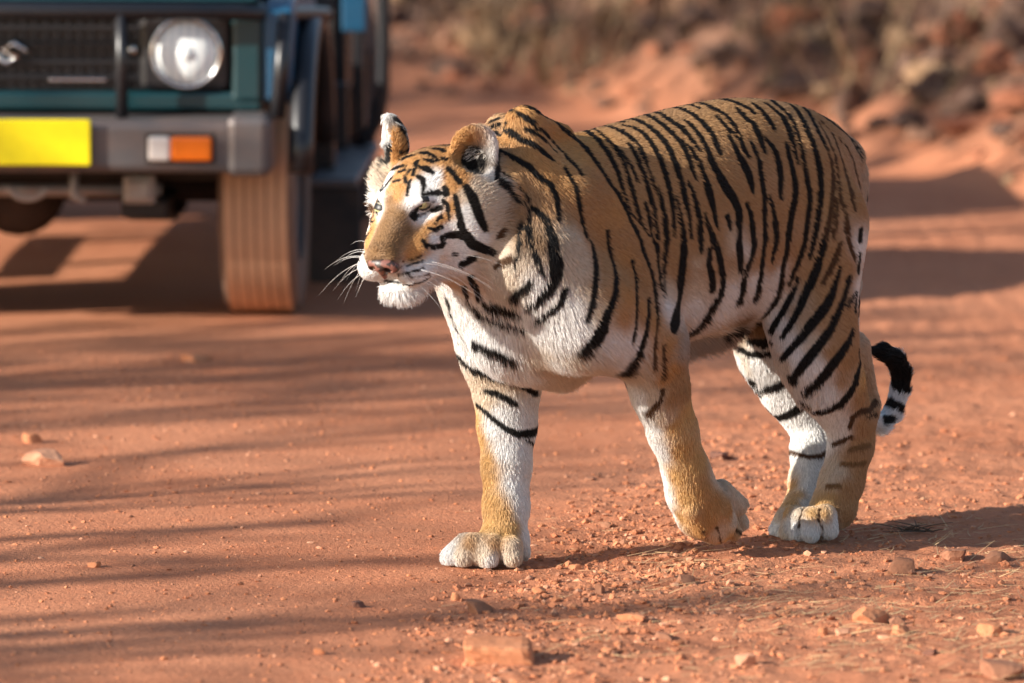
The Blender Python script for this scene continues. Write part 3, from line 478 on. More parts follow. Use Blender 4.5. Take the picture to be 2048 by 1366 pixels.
STRIPES_AND_SHADE=[[0,201,334,9329,22,105,409,9370,50,44,596,9348,67,-90,655,9279,67,-351,526,9165,67,-564,449,9079,61,-694,474,9014,56,-802,514,8923,50,-941,516,8827,45,-1086,511,8730,47,-1244,489,8631,50,-1279,587,8548,50,-1298,704,8467,50,-1299,826,8377,45,-1312,932,8285,39,-1324,1059,8161,39,-1348,1170,8036,39,-1375,1259,7920,39,-1410,1338,7803,39,-1465,1392,7705,39,-1523,1443,7606,39,-1563,1515,7466,36,-1610,1580,7325,33,-1631,1625,7224,35,-1654,1666,7123,37,-1680,1704,7022,39,-1722,1740,6912,36,-1766,1772,6802,33,-1826,1804,6677,28],
[0,-1671,1693,7055,23,-1731,1726,6941,27,-1795,1757,6827,32,-1814,1800,6696,32,-1835,1840,6565,32,-1859,1876,6433,32,-1893,1901,6325,29,-1927,1925,6216,27,-1963,1947,6107,25,-1989,1975,5970,22,-2016,2001,5833,19,-2012,2026,5710,19,-2007,2052,5588,19,-2000,2081,5466,19,-1988,2117,5345,17,-1969,2160,5225,15,-1950,2203,5105,13],
[0,270,318,9286,25,303,644,9223,28,225,756,9150,39,119,834,9062,39],
[0,154,-509,8991,22,62,-377,9057,25],
[0,418,365,9078,17],
[0,196,-419,8912,45,118,-305,8960,39,420,297,8931,33,472,612,8869,45,414,820,8749,50,280,967,8665,50,135,1065,8555,50,18,1128,8443,39,-78,1183,8343,17],
[0,257,-269,8794,45,476,262,8800,39],
[0,293,807,8961,17,162,888,8893,28,-7,921,8777,28,-220,898,8610,22,-329,971,8477,13],
[0,90,867,8975,17,-127,838,8874,28,-301,759,8759,30,-442,723,8650,31,-508,780,8551,30,-529,895,8460,28,-531,1033,8371,28,-523,1184,8284,28,-536,1379,8166,22,-530,1526,8047,11],
[0,886,683,8526,45,781,830,8465,50,717,925,8414,50,648,1013,8362,50,585,1092,8310,50,517,1164,8256,50,466,1275,8131,50,360,1386,8002,45,229,1466,7913,45,179,1543,7785,50,162,1627,7616,45,201,1712,7428,28,231,1767,7326,24,266,1829,7224,20],
[0,1112,1114,8135,13,1049,1175,8060,17,984,1232,7984,20,932,1289,7898,22,878,1342,7812,25,759,1438,7660,20],
[0,1366,1264,7945,28,1201,1298,7807,22,1061,1365,7651,13],
[0,925,1402,7624,17,814,1472,7513,39,684,1553,7446,39,584,1672,7319,45,532,1815,7153,56,537,1892,7050,59,539,1965,6948,61],
[0,536,1758,7227,51,540,1862,7088,73,542,1964,6949,95,573,2023,6832,98,592,2067,6714,101,591,2105,6581,120,579,2129,6447,139,588,2132,6324,133,593,2128,6201,126,637,2085,6003,107,697,2003,5826,76,780,1870,5697,51,872,1670,5598,32],
[0,818,1477,7492,28,820,1550,7302,45,852,1590,7187,42,889,1638,7074,39,920,1695,6965,33,950,1751,6857,28],
[0,849,1660,7091,25,887,1714,6983,29,922,1766,6875,34,952,1811,6765,38,940,1874,6659,38,920,1928,6551,38,901,1963,6442,35,874,1990,6332,32,831,2013,6232,19],
[0,-262,1338,8180,13,-268,1505,8017,20,-272,1587,7914,21,-289,1653,7808,22,-287,1700,7692,23,-296,1733,7574,25,-308,1752,7443,23,-327,1764,7312,22,-351,1779,7180,21,-367,1802,7050,20,-375,1835,6942,18,-370,1886,6837,17],
[0,-321,1787,7150,15,-360,1808,7037,17,-394,1835,6926,19,-447,1868,6801,25,-498,1903,6676,32,-472,1986,6561,35,-437,2078,6447,38,-378,2172,6336,38,-332,2249,6222,38,-264,2325,6085,37,-211,2382,5945,35,-157,2420,5804,35,-114,2444,5660,35,-73,2447,5552,32,-38,2441,5443,28,4,2415,5270,15],
[0,-2100,-334,8680,33,-1811,232,8669,36,-1783,479,8600,39,-1744,651,8515,39,-1734,787,8426,39,-1724,922,8315,37,-1731,1037,8202,36,-1724,1133,8088,33,-1726,1219,7973,31,-1709,1293,7858,28,-1697,1360,7743,25,-1673,1460,7554,17,-1683,1553,7362,13,-1738,1625,7188,13,-1827,1655,7097,12,-1917,1685,7005,11,-2044,1738,6825,11,-2158,1772,6687,11],
[0,-2112,-325,8683,11,-2267,-333,8703,14,-2082,107,8712,17,-1979,393,8649,22,-1958,579,8575,28,-1968,812,8437,33,-1955,934,8336,35,-1955,1040,8233,36,-1928,1161,8089,36,-1915,1265,7943,36,-1909,1343,7817,37,-1909,1413,7690,39,-1906,1469,7573,37,-1907,1521,7456,36,-1911,1569,7338,33,-1918,1613,7220,31,-1938,1658,7090,17],
[0,-1978,624,8555,11,-1994,762,8476,16,-2027,879,8394,20,-2040,987,8302,20,-2062,1082,8208,20,-2090,1224,8040,13,-2081,1295,7936,11,-2079,1360,7830,9],
[0,-2097,-336,8679,9,-2255,-342,8699,16,-2411,-347,8721,22,-2570,-352,8745,22,-2514,-78,8774,22,-2451,177,8757,27,-2459,344,8730,31,-2460,519,8675,38,-2490,658,8617,45,-2483,790,8538,47,-2490,904,8458,50,-2449,1095,8275,45,-2434,1183,8171,39,-2427,1263,8067,33,-2425,1335,7962,31,-2428,1402,7857,28,-2424,1460,7751,24,-2423,1513,7644,20,-2440,1545,7579,9],
[0,-2320,798,8504,13,-2317,977,8362,31,-2299,1088,8250,33,-2291,1185,8136,36,-2284,1264,8032,36,-2284,1335,7926,36,-2284,1405,7810,37,-2289,1468,7693,39,-2287,1524,7576,39,-2289,1574,7458,39,-2289,1618,7340,37,-2292,1658,7222,36,-2282,1696,7082,35,-2277,1730,6941,33,-2261,1758,6794,31,-2248,1784,6647,28],
[0,-2274,1740,6894,35,-2280,1762,6783,29,-2288,1782,6672,23,-2281,1802,6548,18,-2273,1822,6425,13],
[0,-2455,-317,8735,17,-2689,-384,8756,21,-2861,-380,8784,25,-3020,-383,8807,19,-2898,-23,8835,13],
[0,-2711,139,8801,17,-2737,299,8783,22,-2793,425,8761,28,-2820,672,8666,33,-2812,805,8587,36,-2819,920,8507,39,-2805,1025,8415,39,-2800,1119,8323,39,-2796,1211,8219,41,-2800,1294,8114,42,-2785,1364,8009,42,-2776,1429,7904,42,-2767,1492,7788,42,-2763,1550,7671,42,-2754,1596,7564,39,-2748,1638,7457,36,-2740,1675,7350,32,-2734,1709,7242,28,-2714,1742,7113,25,-2698,1771,6984,22,-2686,1795,6854,20,-2678,1814,6723,17],
[0,-2115,1578,7381,13,-2149,1642,7208,22,-2151,1674,7100,21,-2156,1704,6991,20,-2148,1731,6872,17,-2142,1757,6754,13],
[0,-2487,1504,7684,13,-2502,1592,7491,31,-2501,1636,7373,35,-2504,1676,7254,39,-2504,1711,7135,41,-2508,1742,7016,42,-2503,1767,6897,41,-2500,1788,6777,39,-2493,1808,6633,36],
[0,-2507,1750,6980,44,-2502,1776,6845,46,-2501,1798,6709,48,-2471,1815,6549,46,-2444,1830,6390,44,-2409,1843,6268,38,-2370,1862,6147,32,-2345,1893,6001,28,-2310,1936,5856,25,-2271,1985,5713,19,-2235,2029,5569,13],
[0,-2692,-383,8757,13,-2877,-365,8791,21,-3062,-350,8821,28,-3231,-346,8848,28,-3400,-343,8875,28,-3543,-358,8894,30,-3686,-373,8914,31,-3543,-39,8933,32,-3454,246,8902,33,-3404,482,8837,35,-3405,657,8766,36,-3403,799,8687,37,-3419,921,8606,39,-3463,1077,8481,39,-3465,1215,8336,36,-3454,1298,8231,33,-3450,1373,8126,31,-3436,1477,7957,25,-3443,1557,7807,11],
[0,-3230,-347,8847,17,-3151,53,8871,33,-3093,302,8836,38,-3097,473,8792,42,-3092,636,8726,45,-3111,772,8657,47,-3113,892,8577,47,-3126,998,8495,47,-3117,1097,8403,47,-3117,1185,8309,47,-3105,1270,8205,47,-3099,1347,8100,47,-3087,1415,7995,47,-3079,1476,7889,47,-3085,1575,7697,47,-3076,1621,7590,47,-3071,1663,7483,47,-3075,1701,7375,45,-3083,1735,7266,42,-3086,1767,7147,39,-3092,1795,7027,36,-3093,1820,6896,30,-3098,1840,6764,25,-3094,1853,6654,13],
[0,-2851,1652,7452,13,-2856,1690,7344,25,-2863,1725,7235,36,-2868,1754,7127,40,-2875,1781,7017,45,-2879,1803,6908,46,-2885,1822,6799,47,-2881,1845,6610,50],
[0,-2876,1793,6960,57,-2888,1818,6823,60,-2904,1838,6686,63,-2901,1853,6537,66,-2901,1863,6387,69,-2882,1867,6237,73,-2869,1864,6087,76,-2851,1857,5950,79,-2834,1849,5812,82,-2831,1843,5686,79,-2826,1840,5560,76,-2793,1851,5438,85,-2735,1893,5320,95,-2649,1969,5208,117,-2560,2048,5096,139,-2399,2167,4918,101],
[0,-3730,-340,8928,13,-3886,-343,8952,21,-3804,-43,8974,28,-3694,251,8939,39,-3668,441,8892,50,-3670,597,8836,56,-3694,726,8777,61,-3715,945,8636,50,-3738,1092,8511,42,-3767,1196,8406,31,-3786,1278,8311,13],
[0,-3229,1573,7733,13,-3279,1652,7558,31,-3307,1723,7362,42,-3334,1779,7165,50,-3335,1804,7056,53,-3340,1825,6947,56,-3316,1855,6729,54,-3305,1868,6584,45],
[0,-3349,1828,6932,48,-3342,1848,6796,46,-3338,1863,6659,44,-3334,1874,6522,35,-3334,1880,6384,25],
[0,-3950,624,8867,17,-3971,844,8748,36,-3973,1051,8584,47,-3968,1145,8491,52,-3970,1230,8397,58,-3968,1372,8207,65,-3978,1448,8089,69,-3994,1515,7971,72,-4034,1572,7862,84,-4079,1623,7752,95,-4118,1663,7652,100,-4161,1698,7552,106,-4222,1730,7450,98,-4286,1758,7348,89,-4368,1799,7146,78,-4368,1817,7036,74,-4371,1832,6925,69,-4340,1853,6706,67,-4334,1861,6515,67],
[0,-4335,1839,6870,69,-4335,1850,6744,73,-4338,1858,6618,76,-4344,1861,6492,76,-4355,1859,6364,76,-4379,1850,6235,69,-4410,1834,6105,63,-4444,1794,5897,44],
[0,-3543,1050,8519,11,-3569,1140,8435,18,-3602,1222,8350,25,-3623,1302,8255,32,-3650,1374,8159,39,-3649,1480,7989,50,-3659,1538,7882,59,-3673,1591,7774,67,-3678,1638,7666,72,-3686,1680,7558,78,-3699,1718,7449,72,-3714,1752,7339,67,-3736,1796,7163,28,-3740,1826,7010,33,-3777,1852,6832,22],
[0,-3559,-346,8900,13,-3734,-339,8929,18,-3909,-330,8958,22,-4084,-317,8987,25,-4261,-304,9014,28,-4348,-212,9040,28,-4295,64,9045,28,-4247,298,9013,33,-4257,461,8973,39,-4250,628,8907,45,-4267,764,8837,50,-4268,887,8757,53,-4281,993,8674,56,-4270,1163,8508,50,-4244,1283,8363,42,-4228,1372,8236,13],
[0,-4205,-345,8998,17,-4368,-344,9019,21,-4533,-338,9039,25,-4703,-333,9058,23,-4646,-45,9086,22,-4590,304,9052,11],
[0,-4603,-287,9057,17,-4769,-283,9076,25,-4935,-278,9095,33,-4912,-85,9114,47,-4848,168,9101,61,-4830,382,9060,64,-4862,536,9013,67,-4919,748,8913,56,-4927,948,8769,50,-4908,1049,8677,53,-4899,1139,8583,56,-4876,1290,8394,54,-4895,1389,8243,39,-4920,1446,8146,13],
[0,-4699,697,8921,13,-4721,916,8778,31,-4756,1084,8632,33,-4818,1150,8566,28],
[0,-4876,-322,9079,13,-5034,-323,9096,23,-5129,-249,9119,33,-5275,-258,9129,33,-5422,-267,9137,32,-5507,-199,9151,31,-5496,21,9163,41,-5504,221,9148,50,-5554,476,9084,61,-5611,653,9003,56,-5646,769,8931,17],
[0,-5230,-292,9119,28,-5428,-260,9138,17],
[0,-4656,1152,8553,13,-4672,1290,8383,39,-4683,1364,8276,50,-4700,1431,8168,61,-4728,1485,8070,72,-4760,1534,7972,84,-4808,1617,7774,78,-4826,1683,7577,50,-4817,1711,7479,22],
[0,-5125,1288,8402,17,-5150,1397,8229,33,-5160,1455,8121,39,-5175,1507,8012,45,-5154,1559,7894,43,-5137,1605,7776,42,-5126,1646,7656,43,-5118,1681,7537,45,-5128,1723,7360,45,-5094,1765,7142,36,-5079,1783,7010,33,-5069,1797,6877,31,-5061,1806,6744,31,-5058,1811,6611,31,-5067,1809,6462,33],
[0,-5074,1802,6793,35,-5079,1808,6667,40,-5087,1809,6539,44,-5065,1806,6401,41,-5049,1797,6261,38,-5047,1781,6133,39,-5052,1757,6004,40,-5064,1723,5873,42,-5086,1679,5740,44,-5089,1627,5608,46,-5105,1560,5474,48,-5127,1457,5310,57],
[0,-4617,1778,7218,22,-4683,1804,7037,45,-4702,1817,6925,46,-4725,1826,6813,47,-4734,1832,6701,47,-4747,1836,6588,47],
[0,-4710,1824,6844,51,-4728,1833,6704,54,-4751,1836,6564,57,-4772,1831,6384,53,-4745,1825,6259,45,-4724,1812,6133,38,-4633,1785,5933,25,-4511,1774,5839,13],
[0,-5352,578,9034,17,-5332,724,8956,31,-5334,845,8874,45,-5439,999,8745,56,-5427,1153,8577,61,-5397,1293,8387,50,-5399,1396,8215,22],
[0,-5896,454,9087,17,-5900,693,8968,61,-5900,886,8824,61,-5925,1013,8696,39,-5913,1080,8623,11],
[0,-4057,1827,7012,28,-4100,1845,6877,28,-4119,1857,6743,11],
[0,-3472,1803,7092,22,-3528,1840,6891,50,-3623,1866,6687,56,-3644,1876,6562,56],
[0,-3478,1830,6949,25,-3544,1849,6833,44,-3614,1863,6717,63,-3669,1876,6563,69,-3730,1881,6408,76,-3782,1879,6266,76,-3840,1869,6122,76,-3890,1849,5978,69,-3948,1819,5832,63,-4019,1755,5619,57,-3988,1676,5411,76,-3942,1623,5296,88,-3907,1559,5178,101,-3867,1451,5019,101,-3819,1312,4857,69,-3683,1200,4730,51,-3578,1130,4655,32],
[0,-3550,1882,6395,32,-3543,1882,6244,41,-3542,1874,6092,51,-3596,1859,5961,57,-3658,1835,5828,63,-3693,1803,5697,69,-3737,1761,5564,76],
[0,-5626,-228,9151,28,-5719,-156,9160,31,-5875,-153,9158,33,-6050,-137,9152,25,-6161,-47,9150,17],
[0,-6290,-66,9139,22,-6506,-12,9117,39,-6714,36,9087,45,-6545,376,9053,43,-6536,528,8990,42,-6575,726,8866,36,-6548,932,8724,31,-6474,1124,8561,28,-6441,1215,8457,30,-6421,1291,8351,31,-6399,1361,8233,33,-6385,1421,8114,36,-6368,1476,7984,36,-6358,1524,7854,36,-6362,1563,7732,37,-6371,1597,7611,39,-6378,1625,7500,39,-6385,1651,7389,39,-6380,1675,7279,37,-6376,1698,7168,36,-6344,1711,7059,35,-6314,1721,6949,33,-6287,1728,6827,32,-6265,1729,6705,31,-6245,1727,6582,30,-6227,1723,6459,28],
[0,-6263,1731,6634,28,-6242,1727,6494,30,-6224,1719,6354,32,-6189,1703,6228,32,-6158,1683,6100,32,-6099,1635,5896,28,-6061,1603,5793,25,-6027,1565,5690,23,-5991,1491,5507,13],
[0,-6242,385,9086,13,-6297,600,8985,33,-6322,710,8912,40,-6360,805,8838,47,-6340,1003,8672,61,-6281,1178,8485,56,-6252,1255,8380,50,-6233,1322,8273,45,-6208,1422,8080,28,-6206,1477,7949,11],
[0,-6906,68,9052,17,-7043,209,9009,39,-7013,524,8896,50,-6939,699,8810,50,-6870,866,8724,50,-6752,1144,8547,50,-6741,1244,8442,50,-6748,1324,8334,50,-6738,1396,8216,50,-6740,1456,8096,50,-6734,1506,7977,52,-6734,1550,7856,54,-6721,1593,7725,55,-6708,1634,7593,56,-6676,1673,7463,55,-6643,1712,7333,54,-6601,1745,7203,52,-6563,1773,7072,50,-6520,1790,6941,49,-6485,1798,6809,47,-6452,1795,6675,46,-6421,1789,6542,45,-6397,1784,6372,42],
[0,-6482,1806,6702,38,-6439,1799,6500,38,-6407,1788,6386,35,-6377,1776,6272,32,-6348,1762,6158,23,-6321,1746,6044,15],
[0,-7234,94,8985,17,-7446,150,8925,33,-7354,509,8808,39,-7230,793,8654,36,-7053,1139,8484,31,-7057,1274,8336,20,-7064,1353,8217,9],
[0,-6073,1286,8325,17,-6042,1392,8132,45,-6040,1447,8013,47,-6044,1495,7893,50,-6046,1537,7772,53,-6053,1573,7651,56,-6044,1601,7541,57,-6038,1626,7431,58,-5992,1665,7212,69,-5942,1682,7104,69,-5893,1696,6996,69,-5863,1708,6886,65,-5834,1716,6777,61,-5808,1722,6666,61,-5784,1724,6556,61,-5776,1718,6407,61],
[0,-5823,1718,6763,61,-5784,1725,6626,61,-5751,1727,6488,61,-5752,1717,6347,56,-5760,1699,6205,51,-5731,1675,6052,51,-5713,1639,5897,51,-5728,1584,5738,49,-5758,1510,5576,48,-5781,1435,5440,48,-5815,1347,5302,48,-5809,1257,5179,51,-5817,1150,5053,53,-5827,1021,4937,49,-5878,843,4814,44],
[0,-6936,-527,4478,25],
[0,-7248,107,8981,17,-7408,113,8940,22,-7565,125,8892,28,-7737,148,8826,31,-7909,171,8749,33,-7981,302,8669,39,-8126,342,8572,45,-8257,366,8475,39,-8456,311,8369,33,-8639,239,8273,28,-8739,264,8189,22,-8757,366,8070,18,-8826,409,7943,13],
[1,-7432,697,8636,9,-7402,836,8534,12,-7351,1001,8435,16,-7289,1160,8337,18,-7283,1254,8231,20,-7305,1368,8034,20,-7272,1441,7917,20,-7249,1503,7799,20,-7214,1563,7693,22,-7178,1622,7586,25,-7140,1684,7481,25,-7102,1747,7375,25,-7079,1808,7268,22,-7062,1864,7161,20,-7031,1935,6988,11],
[1,-7613,590,8641,9,-7688,643,8550,12,-7782,673,8455,16,-7786,756,8347,18,-7801,826,8238,20,-7638,1102,8063,16,-7579,1232,7963,18,-7562,1313,7857,20,-7537,1412,7718,26,-7511,1512,7580,31,-7483,1597,7476,31,-7452,1685,7371,31,-7401,1780,7257,28,-7365,1857,7141,25,-7357,1936,6968,11],
[1,-8032,662,8281,11,-8136,665,8184,18,-8254,650,8085,25,-8316,666,7969,26,-8394,665,7850,28,-8413,696,7714,30,-8448,709,7576,31,-8501,701,7447,30,-8570,675,7315,28,-8696,602,7141,20],
[1,-7099,1364,8182,11,-7100,1433,8051,17,-7112,1489,7919,22,-7085,1548,7790,23,-7058,1605,7660,25,-7003,1671,7522,25,-6947,1737,7384,25,-6886,1792,7256,26,-6832,1839,7128,28,-6779,1876,6988,30,-6738,1899,6846,31,-6694,1899,6714,32,-6656,1893,6580,33,-6605,1885,6366,28],
[0,-6701,1902,6722,38,-6664,1896,6596,44,-6629,1889,6470,51,-6595,1882,6344,57,-6562,1872,6217,63,-6524,1859,6091,66,-6487,1845,5964,69,-6457,1832,5837,69,-6428,1819,5710,69,-6377,1792,5584,73,-6325,1765,5457,76,-6279,1742,5356,76,-6231,1720,5255,76,-6180,1703,5129,69,-6130,1685,5003,63,-6077,1650,4875,57,-6031,1607,4747,51,-5997,1550,4641,44,-5976,1478,4534,38,-5963,1337,4367,19],
[1,-6931,1843,7168,28,-6883,1918,6951,39,-6846,1936,6842,36,-6818,1944,6732,33,-6790,1943,6621,31,-6763,1941,6509,28],
[1,-7097,1926,7028,28,-7093,1967,6908,28,-7099,1995,6786,28,-7077,2005,6664,28,-7061,2007,6541,28],
[0,-8642,194,8300,9,-8643,323,8199,11,-8696,385,8086,13,-8726,437,7974,12,-8784,458,7858,11],
[0,-5245,1716,7352,17,-5308,1746,7149,36,-5336,1758,7036,39,-5367,1765,6923,42,-5383,1772,6799,42,-5404,1775,6675,42,-5413,1774,6555,42,-5425,1769,6435,42],
[0,-5344,1776,6799,44,-5367,1779,6658,44,-5396,1776,6516,44,-5384,1772,6402,38,-5375,1763,6287,32,-5345,1750,6161,23,-5322,1730,6034,15],
[0,-5527,1219,8486,17,-5638,1314,8330,61,-5666,1368,8231,67,-5699,1416,8131,72,-5702,1465,8023,70,-5709,1510,7914,67,-5689,1551,7806,61,-5673,1588,7697,56,-5604,1653,7482,45,-5572,1693,7308,17],
[0,-4644,1771,5881,38,-4594,1716,5676,63,-4644,1618,5461,69,-4637,1510,5273,63],
[0,-938,1847,6916,10,-949,1854,6791,11,-961,1860,6667,12,-968,1871,6543,13,-990,1913,6395,15,-964,2015,6257,18,-864,2178,6141,23,-789,2311,6022,28,-687,2428,5878,36,-617,2505,5729,44,-531,2544,5615,47,-458,2566,5498,51,-393,2569,5392,63,-337,2560,5283,76,-303,2544,5173,101,-278,2517,5061,126,-247,2477,4960,120,-225,2426,4857,114,-132,2306,4729,63,-77,2178,4621,38],
[0,-1483,1946,6290,8,-1517,1964,6164,9,-1549,1985,6039,10,-1524,2022,5903,11,-1457,2111,5774,12,-1347,2254,5654,13,-1281,2345,5542,18,-1245,2400,5425,23,-1210,2437,5307,23,-1195,2449,5185,23,-1196,2442,5059,23,-1170,2425,4923,21,-1165,2383,4782,19],
[0,-1792,2101,5508,13,-1733,2173,5381,22,-1675,2245,5255,32,-1600,2308,5104,35,-1559,2330,4947,38,-1522,2327,4824,44,-1502,2302,4698,51,-1467,2258,4572,60,-1455,2185,4441,69,-1419,2111,4349,73,-1407,2008,4252,76,-1407,1772,4115,63],
[1,-2042,2029,5683,10,-2034,2055,5567,11,-2023,2083,5452,11,-2008,2116,5337,12,-1987,2157,5223,13,-1937,2206,5107,13,-1895,2244,4988,14,-1868,2266,4867,15,-1848,2270,4744,15,-1843,2257,4618,15,-1852,2227,4489,15,-1882,2181,4357,13,-1927,2117,4222,10],
[1,-2056,2252,4576,13,-2081,2232,4434,16,-2123,2191,4289,19,-2162,2134,4142,19,-2203,2076,3995,19],
[0,-2128,1762,6731,19,-2211,1799,6553,19,-2226,1820,6441,17,-2242,1841,6329,15,-2235,1870,6194,14,-2223,1905,6060,13,-2204,1941,5939,12,-2186,1976,5819,11,-2171,2009,5697,10],  # shade of the shoulder's skin fold, painted as a stripe
[0,-5252,384,4560,38,-5444,334,4528,41,-5635,285,4496,44],
[0,-6874,-870,4241,32],
[0,-7153,-1645,3916,25,-7008,-1349,3818,44,-6977,-1110,3778,51,-7005,-941,3728,57,-7048,-792,3726,54,-7112,-666,3721,51,-7219,-512,3754,38],
[0,-6949,-877,4000,51,-7003,-740,3983,57,-7074,-623,3963,63],
[0,-6028,930,4246,51],
[0,-6135,1596,5609,15,-6115,1562,5479,27,-6091,1532,5350,38,-6056,1495,5234,41,-6022,1458,5118,44,-5991,1418,5014,46,-5963,1373,4909,48,-5937,1306,4802,52,-5922,1226,4693,57,-5925,1145,4582,63,-5954,1033,4467,69],
[0,-7157,-504,4020,76,-7089,-623,3909,63],
[0,-6915,2011,5796,15,-6869,2008,5671,27,-6821,2006,5546,38,-6771,2006,5422,51,-6718,2011,5298,63,-6648,2016,5175,73,-6578,2020,5053,82,-6491,2005,4955,85,-6410,1984,4857,88,-6324,1948,4757,88,-6248,1901,4656,88,-6193,1850,4553,82,-6144,1790,4449,76,-6096,1711,4342,69,-6058,1619,4233,63,-6036,1529,4137,54,-6026,1423,4037,44,-6041,1249,3903,25],
[0,-7151,2013,5549,51,-7113,2020,5437,47,-7070,2031,5326,44,-7004,2051,5204,47,-6936,2072,5083,51,-6833,2095,4939,57,-6740,2107,4793,63,-6658,2106,4671,66,-6584,2096,4547,69,-6505,2072,4436,73,-6434,2039,4323,76,-6359,1990,4208,79,-6294,1930,4092,82,-6246,1870,3987,79,-6209,1798,3881,76,-6186,1708,3771,69,-6183,1595,3657,63,-6228,1386,3504,44],
[0,-7276,1989,5179,32,-7149,2040,5090,32,-7035,2075,4999,32],
[0,-7195,2089,4475,38,-7114,2126,4369,51,-7043,2150,4262,63,-6945,2167,4168,69,-6859,2170,4072,76,-6771,2156,3975,82,-6698,2125,3875,88,-6639,2078,3772,88,-6591,2017,3667,88,-6551,1948,3574,79,-6522,1866,3478,69,-6476,1764,3407,60,-6447,1642,3332,51,-6443,1490,3250,32],
[0,-7477,1964,4030,19,-7493,1967,3900,28,-7505,1974,3771,38,-7430,2021,3666,54,-7380,2042,3556,69,-7311,2045,3356,63,-7260,2027,3240,57],
[0,-7347,2043,3403,74,-7280,2039,3299,77,-7230,2015,3191,80,-7157,1977,3098,77,-7102,1918,3001,74,-7023,1845,2931,67,-6965,1747,2857,60,-6908,1648,2818,57,-6874,1522,2773,54,-6858,1312,2738,33],
[1,-6925,1996,6306,19,-6863,1991,6105,38,-6805,1981,5980,38,-6749,1971,5855,38,-6642,1941,5681,32,-6538,1907,5506,19],
[1,-6854,1957,6716,32,-6809,1952,6578,28,-6766,1946,6440,25],
[1,-7114,2006,6704,32,-7111,2011,6563,32,-7110,2014,6423,32,-7159,2016,6292,35,-7214,2013,6160,38,-7341,1985,5944,25],
[0,-7512,1957,6494,63,-7499,1955,6341,63],
[0,-7481,1940,5982,69,-7492,1925,5851,69,-7506,1906,5720,69],
[0,-7427,1913,5187,63,-7401,1935,5036,57,-7366,1966,4888,51],
[0,-7398,-1446,3168,16,-7535,-1434,2999,33,-7436,-1182,2968,40,-7435,-989,2946,47,-7456,-821,2976,57,-7507,-691,2999,67,-7559,-583,3061,70,-7627,-494,3121,74],
[0,-6205,1383,3536,60],
[0,-7329,-1526,3309,11,-7387,-1462,3192,20,-7293,-1164,3162,16],
[0,-7552,-1409,2950,16,-7600,-1360,2825,24,-7561,-1221,2773,13],
[0,-7791,-1260,2478,33,-7875,-1170,2349,54,-7867,-1046,2307,57,-7839,-821,2333,60,-7853,-668,2397,67,-7901,-555,2453,74,-8000,-418,2599,80],
[0,-6593,1349,3010,60],
[1,-8074,-855,1602,11,-7938,-612,1596,13,-7927,-409,1577,16,-8031,-192,1537,20,-8143,-132,1548,22,-8282,-104,1553,24,-8447,-127,1647,16],
[1,-7479,1201,2016,13,-7493,1351,2072,20,-7532,1470,2123,27,-7600,1598,2214,20],
[1,-8394,1467,2847,47,-7994,1720,2742,33,-7643,1834,2756,33,-7496,1797,2655,40,-7501,1741,2539,33,-7511,1678,2422,27],
[1,-8315,1560,2616,33,-7876,1773,2648,27],
[2,-7643,1552,1930,29,-7744,1622,1957,33,-7870,1663,1978,37,-8054,1658,1989,24],
[2,-7528,1439,1626,27,-7701,1571,1598,32,-7954,1612,1635,29],
[2,-7290,1261,1159,24,-7409,1456,1171,27],
[1,-2276,1976,3642,16,-2290,1919,3448,27,-2255,1795,3305,33,-2240,1605,3179,20],
[0,-2051,1097,3765,47,-2060,1109,3721,27],
[0,964,-840,5471,30,901,-870,5356,32,825,-918,5239,35,725,-943,5079,39,601,-999,4914,43,540,-962,4798,45,467,-941,4680,46,379,-937,4559,47],
[0,869,-94,4614,47,856,98,4567,47,802,236,4513,47,729,349,4475,43,638,439,4435,39,488,522,4367,22],
[0,-30,-1853,4200,26,86,-1530,4110,30,74,-1405,4035,35,42,-1306,3956,39,-6,-1122,3906,41,-84,-978,3849,43,-146,-870,3841,47,-218,-777,3830,50,-301,-697,3817,54,-479,-578,3794,60,-593,-584,3708,54,-703,-585,3624,47,-937,-604,3473,47,-1170,-691,3380,32],
[0,-177,-1098,3483,17,-262,-927,3451,39,-332,-842,3400,41,-413,-771,3347,43,-505,-714,3280,32,-607,-671,3211,22],
[0,-226,-1442,3161,17,-210,-1281,3093,22,-223,-1122,3011,26,-256,-990,2925,30,-296,-901,2859,33,-343,-822,2791,36,-398,-752,2721,39,-499,-672,2663,43,-621,-619,2600,47,-768,-598,2605,54,-953,-625,2601,60,-1292,-866,2636,54],
[0,-827,-603,2484,22,-1104,-747,2358,22],
[0,1633,481,5903,25,1331,190,5731,32,1187,104,5588,38,1131,174,5503,43,1080,249,5419,48,1033,351,5350,52,984,449,5281,57,940,575,5252,54,891,692,5222,51,846,816,5218,47,799,937,5214,44,710,1144,5177,25],
[0,1707,820,6112,38,1482,649,5908,63,1242,500,5703,69,1164,540,5627,69,1100,599,5553,69,1054,721,5523,66,1008,843,5494,63,981,990,5493,57,961,1144,5494,51,944,1322,5509,32],
[0,1090,1469,5756,32,1075,1609,5842,38,1016,1772,5952,38,985,1853,6056,25],
[0,714,1668,5363,32,619,1866,5400,38,528,2027,5495,44,453,2131,5623,44,426,2175,5798,38,407,2191,5897,19],
[0,1016,1494,7138,25,1040,1535,7007,27,1072,1585,6878,28,1100,1622,6772,30,1124,1652,6665,32,1169,1650,6495,25,1216,1590,6369,25],
[1,1243,1505,6512,19,1292,1409,6457,22,1337,1306,6402,25,1378,1199,6321,19],  # the chin's shadow on the throat, painted in as a brown stripe
[0,2044,1146,7898,61,1972,1245,7725,91,1945,1281,7608,87,1909,1306,7490,83,1864,1319,7371,76,1810,1321,7250,68,1710,1312,7095,45],
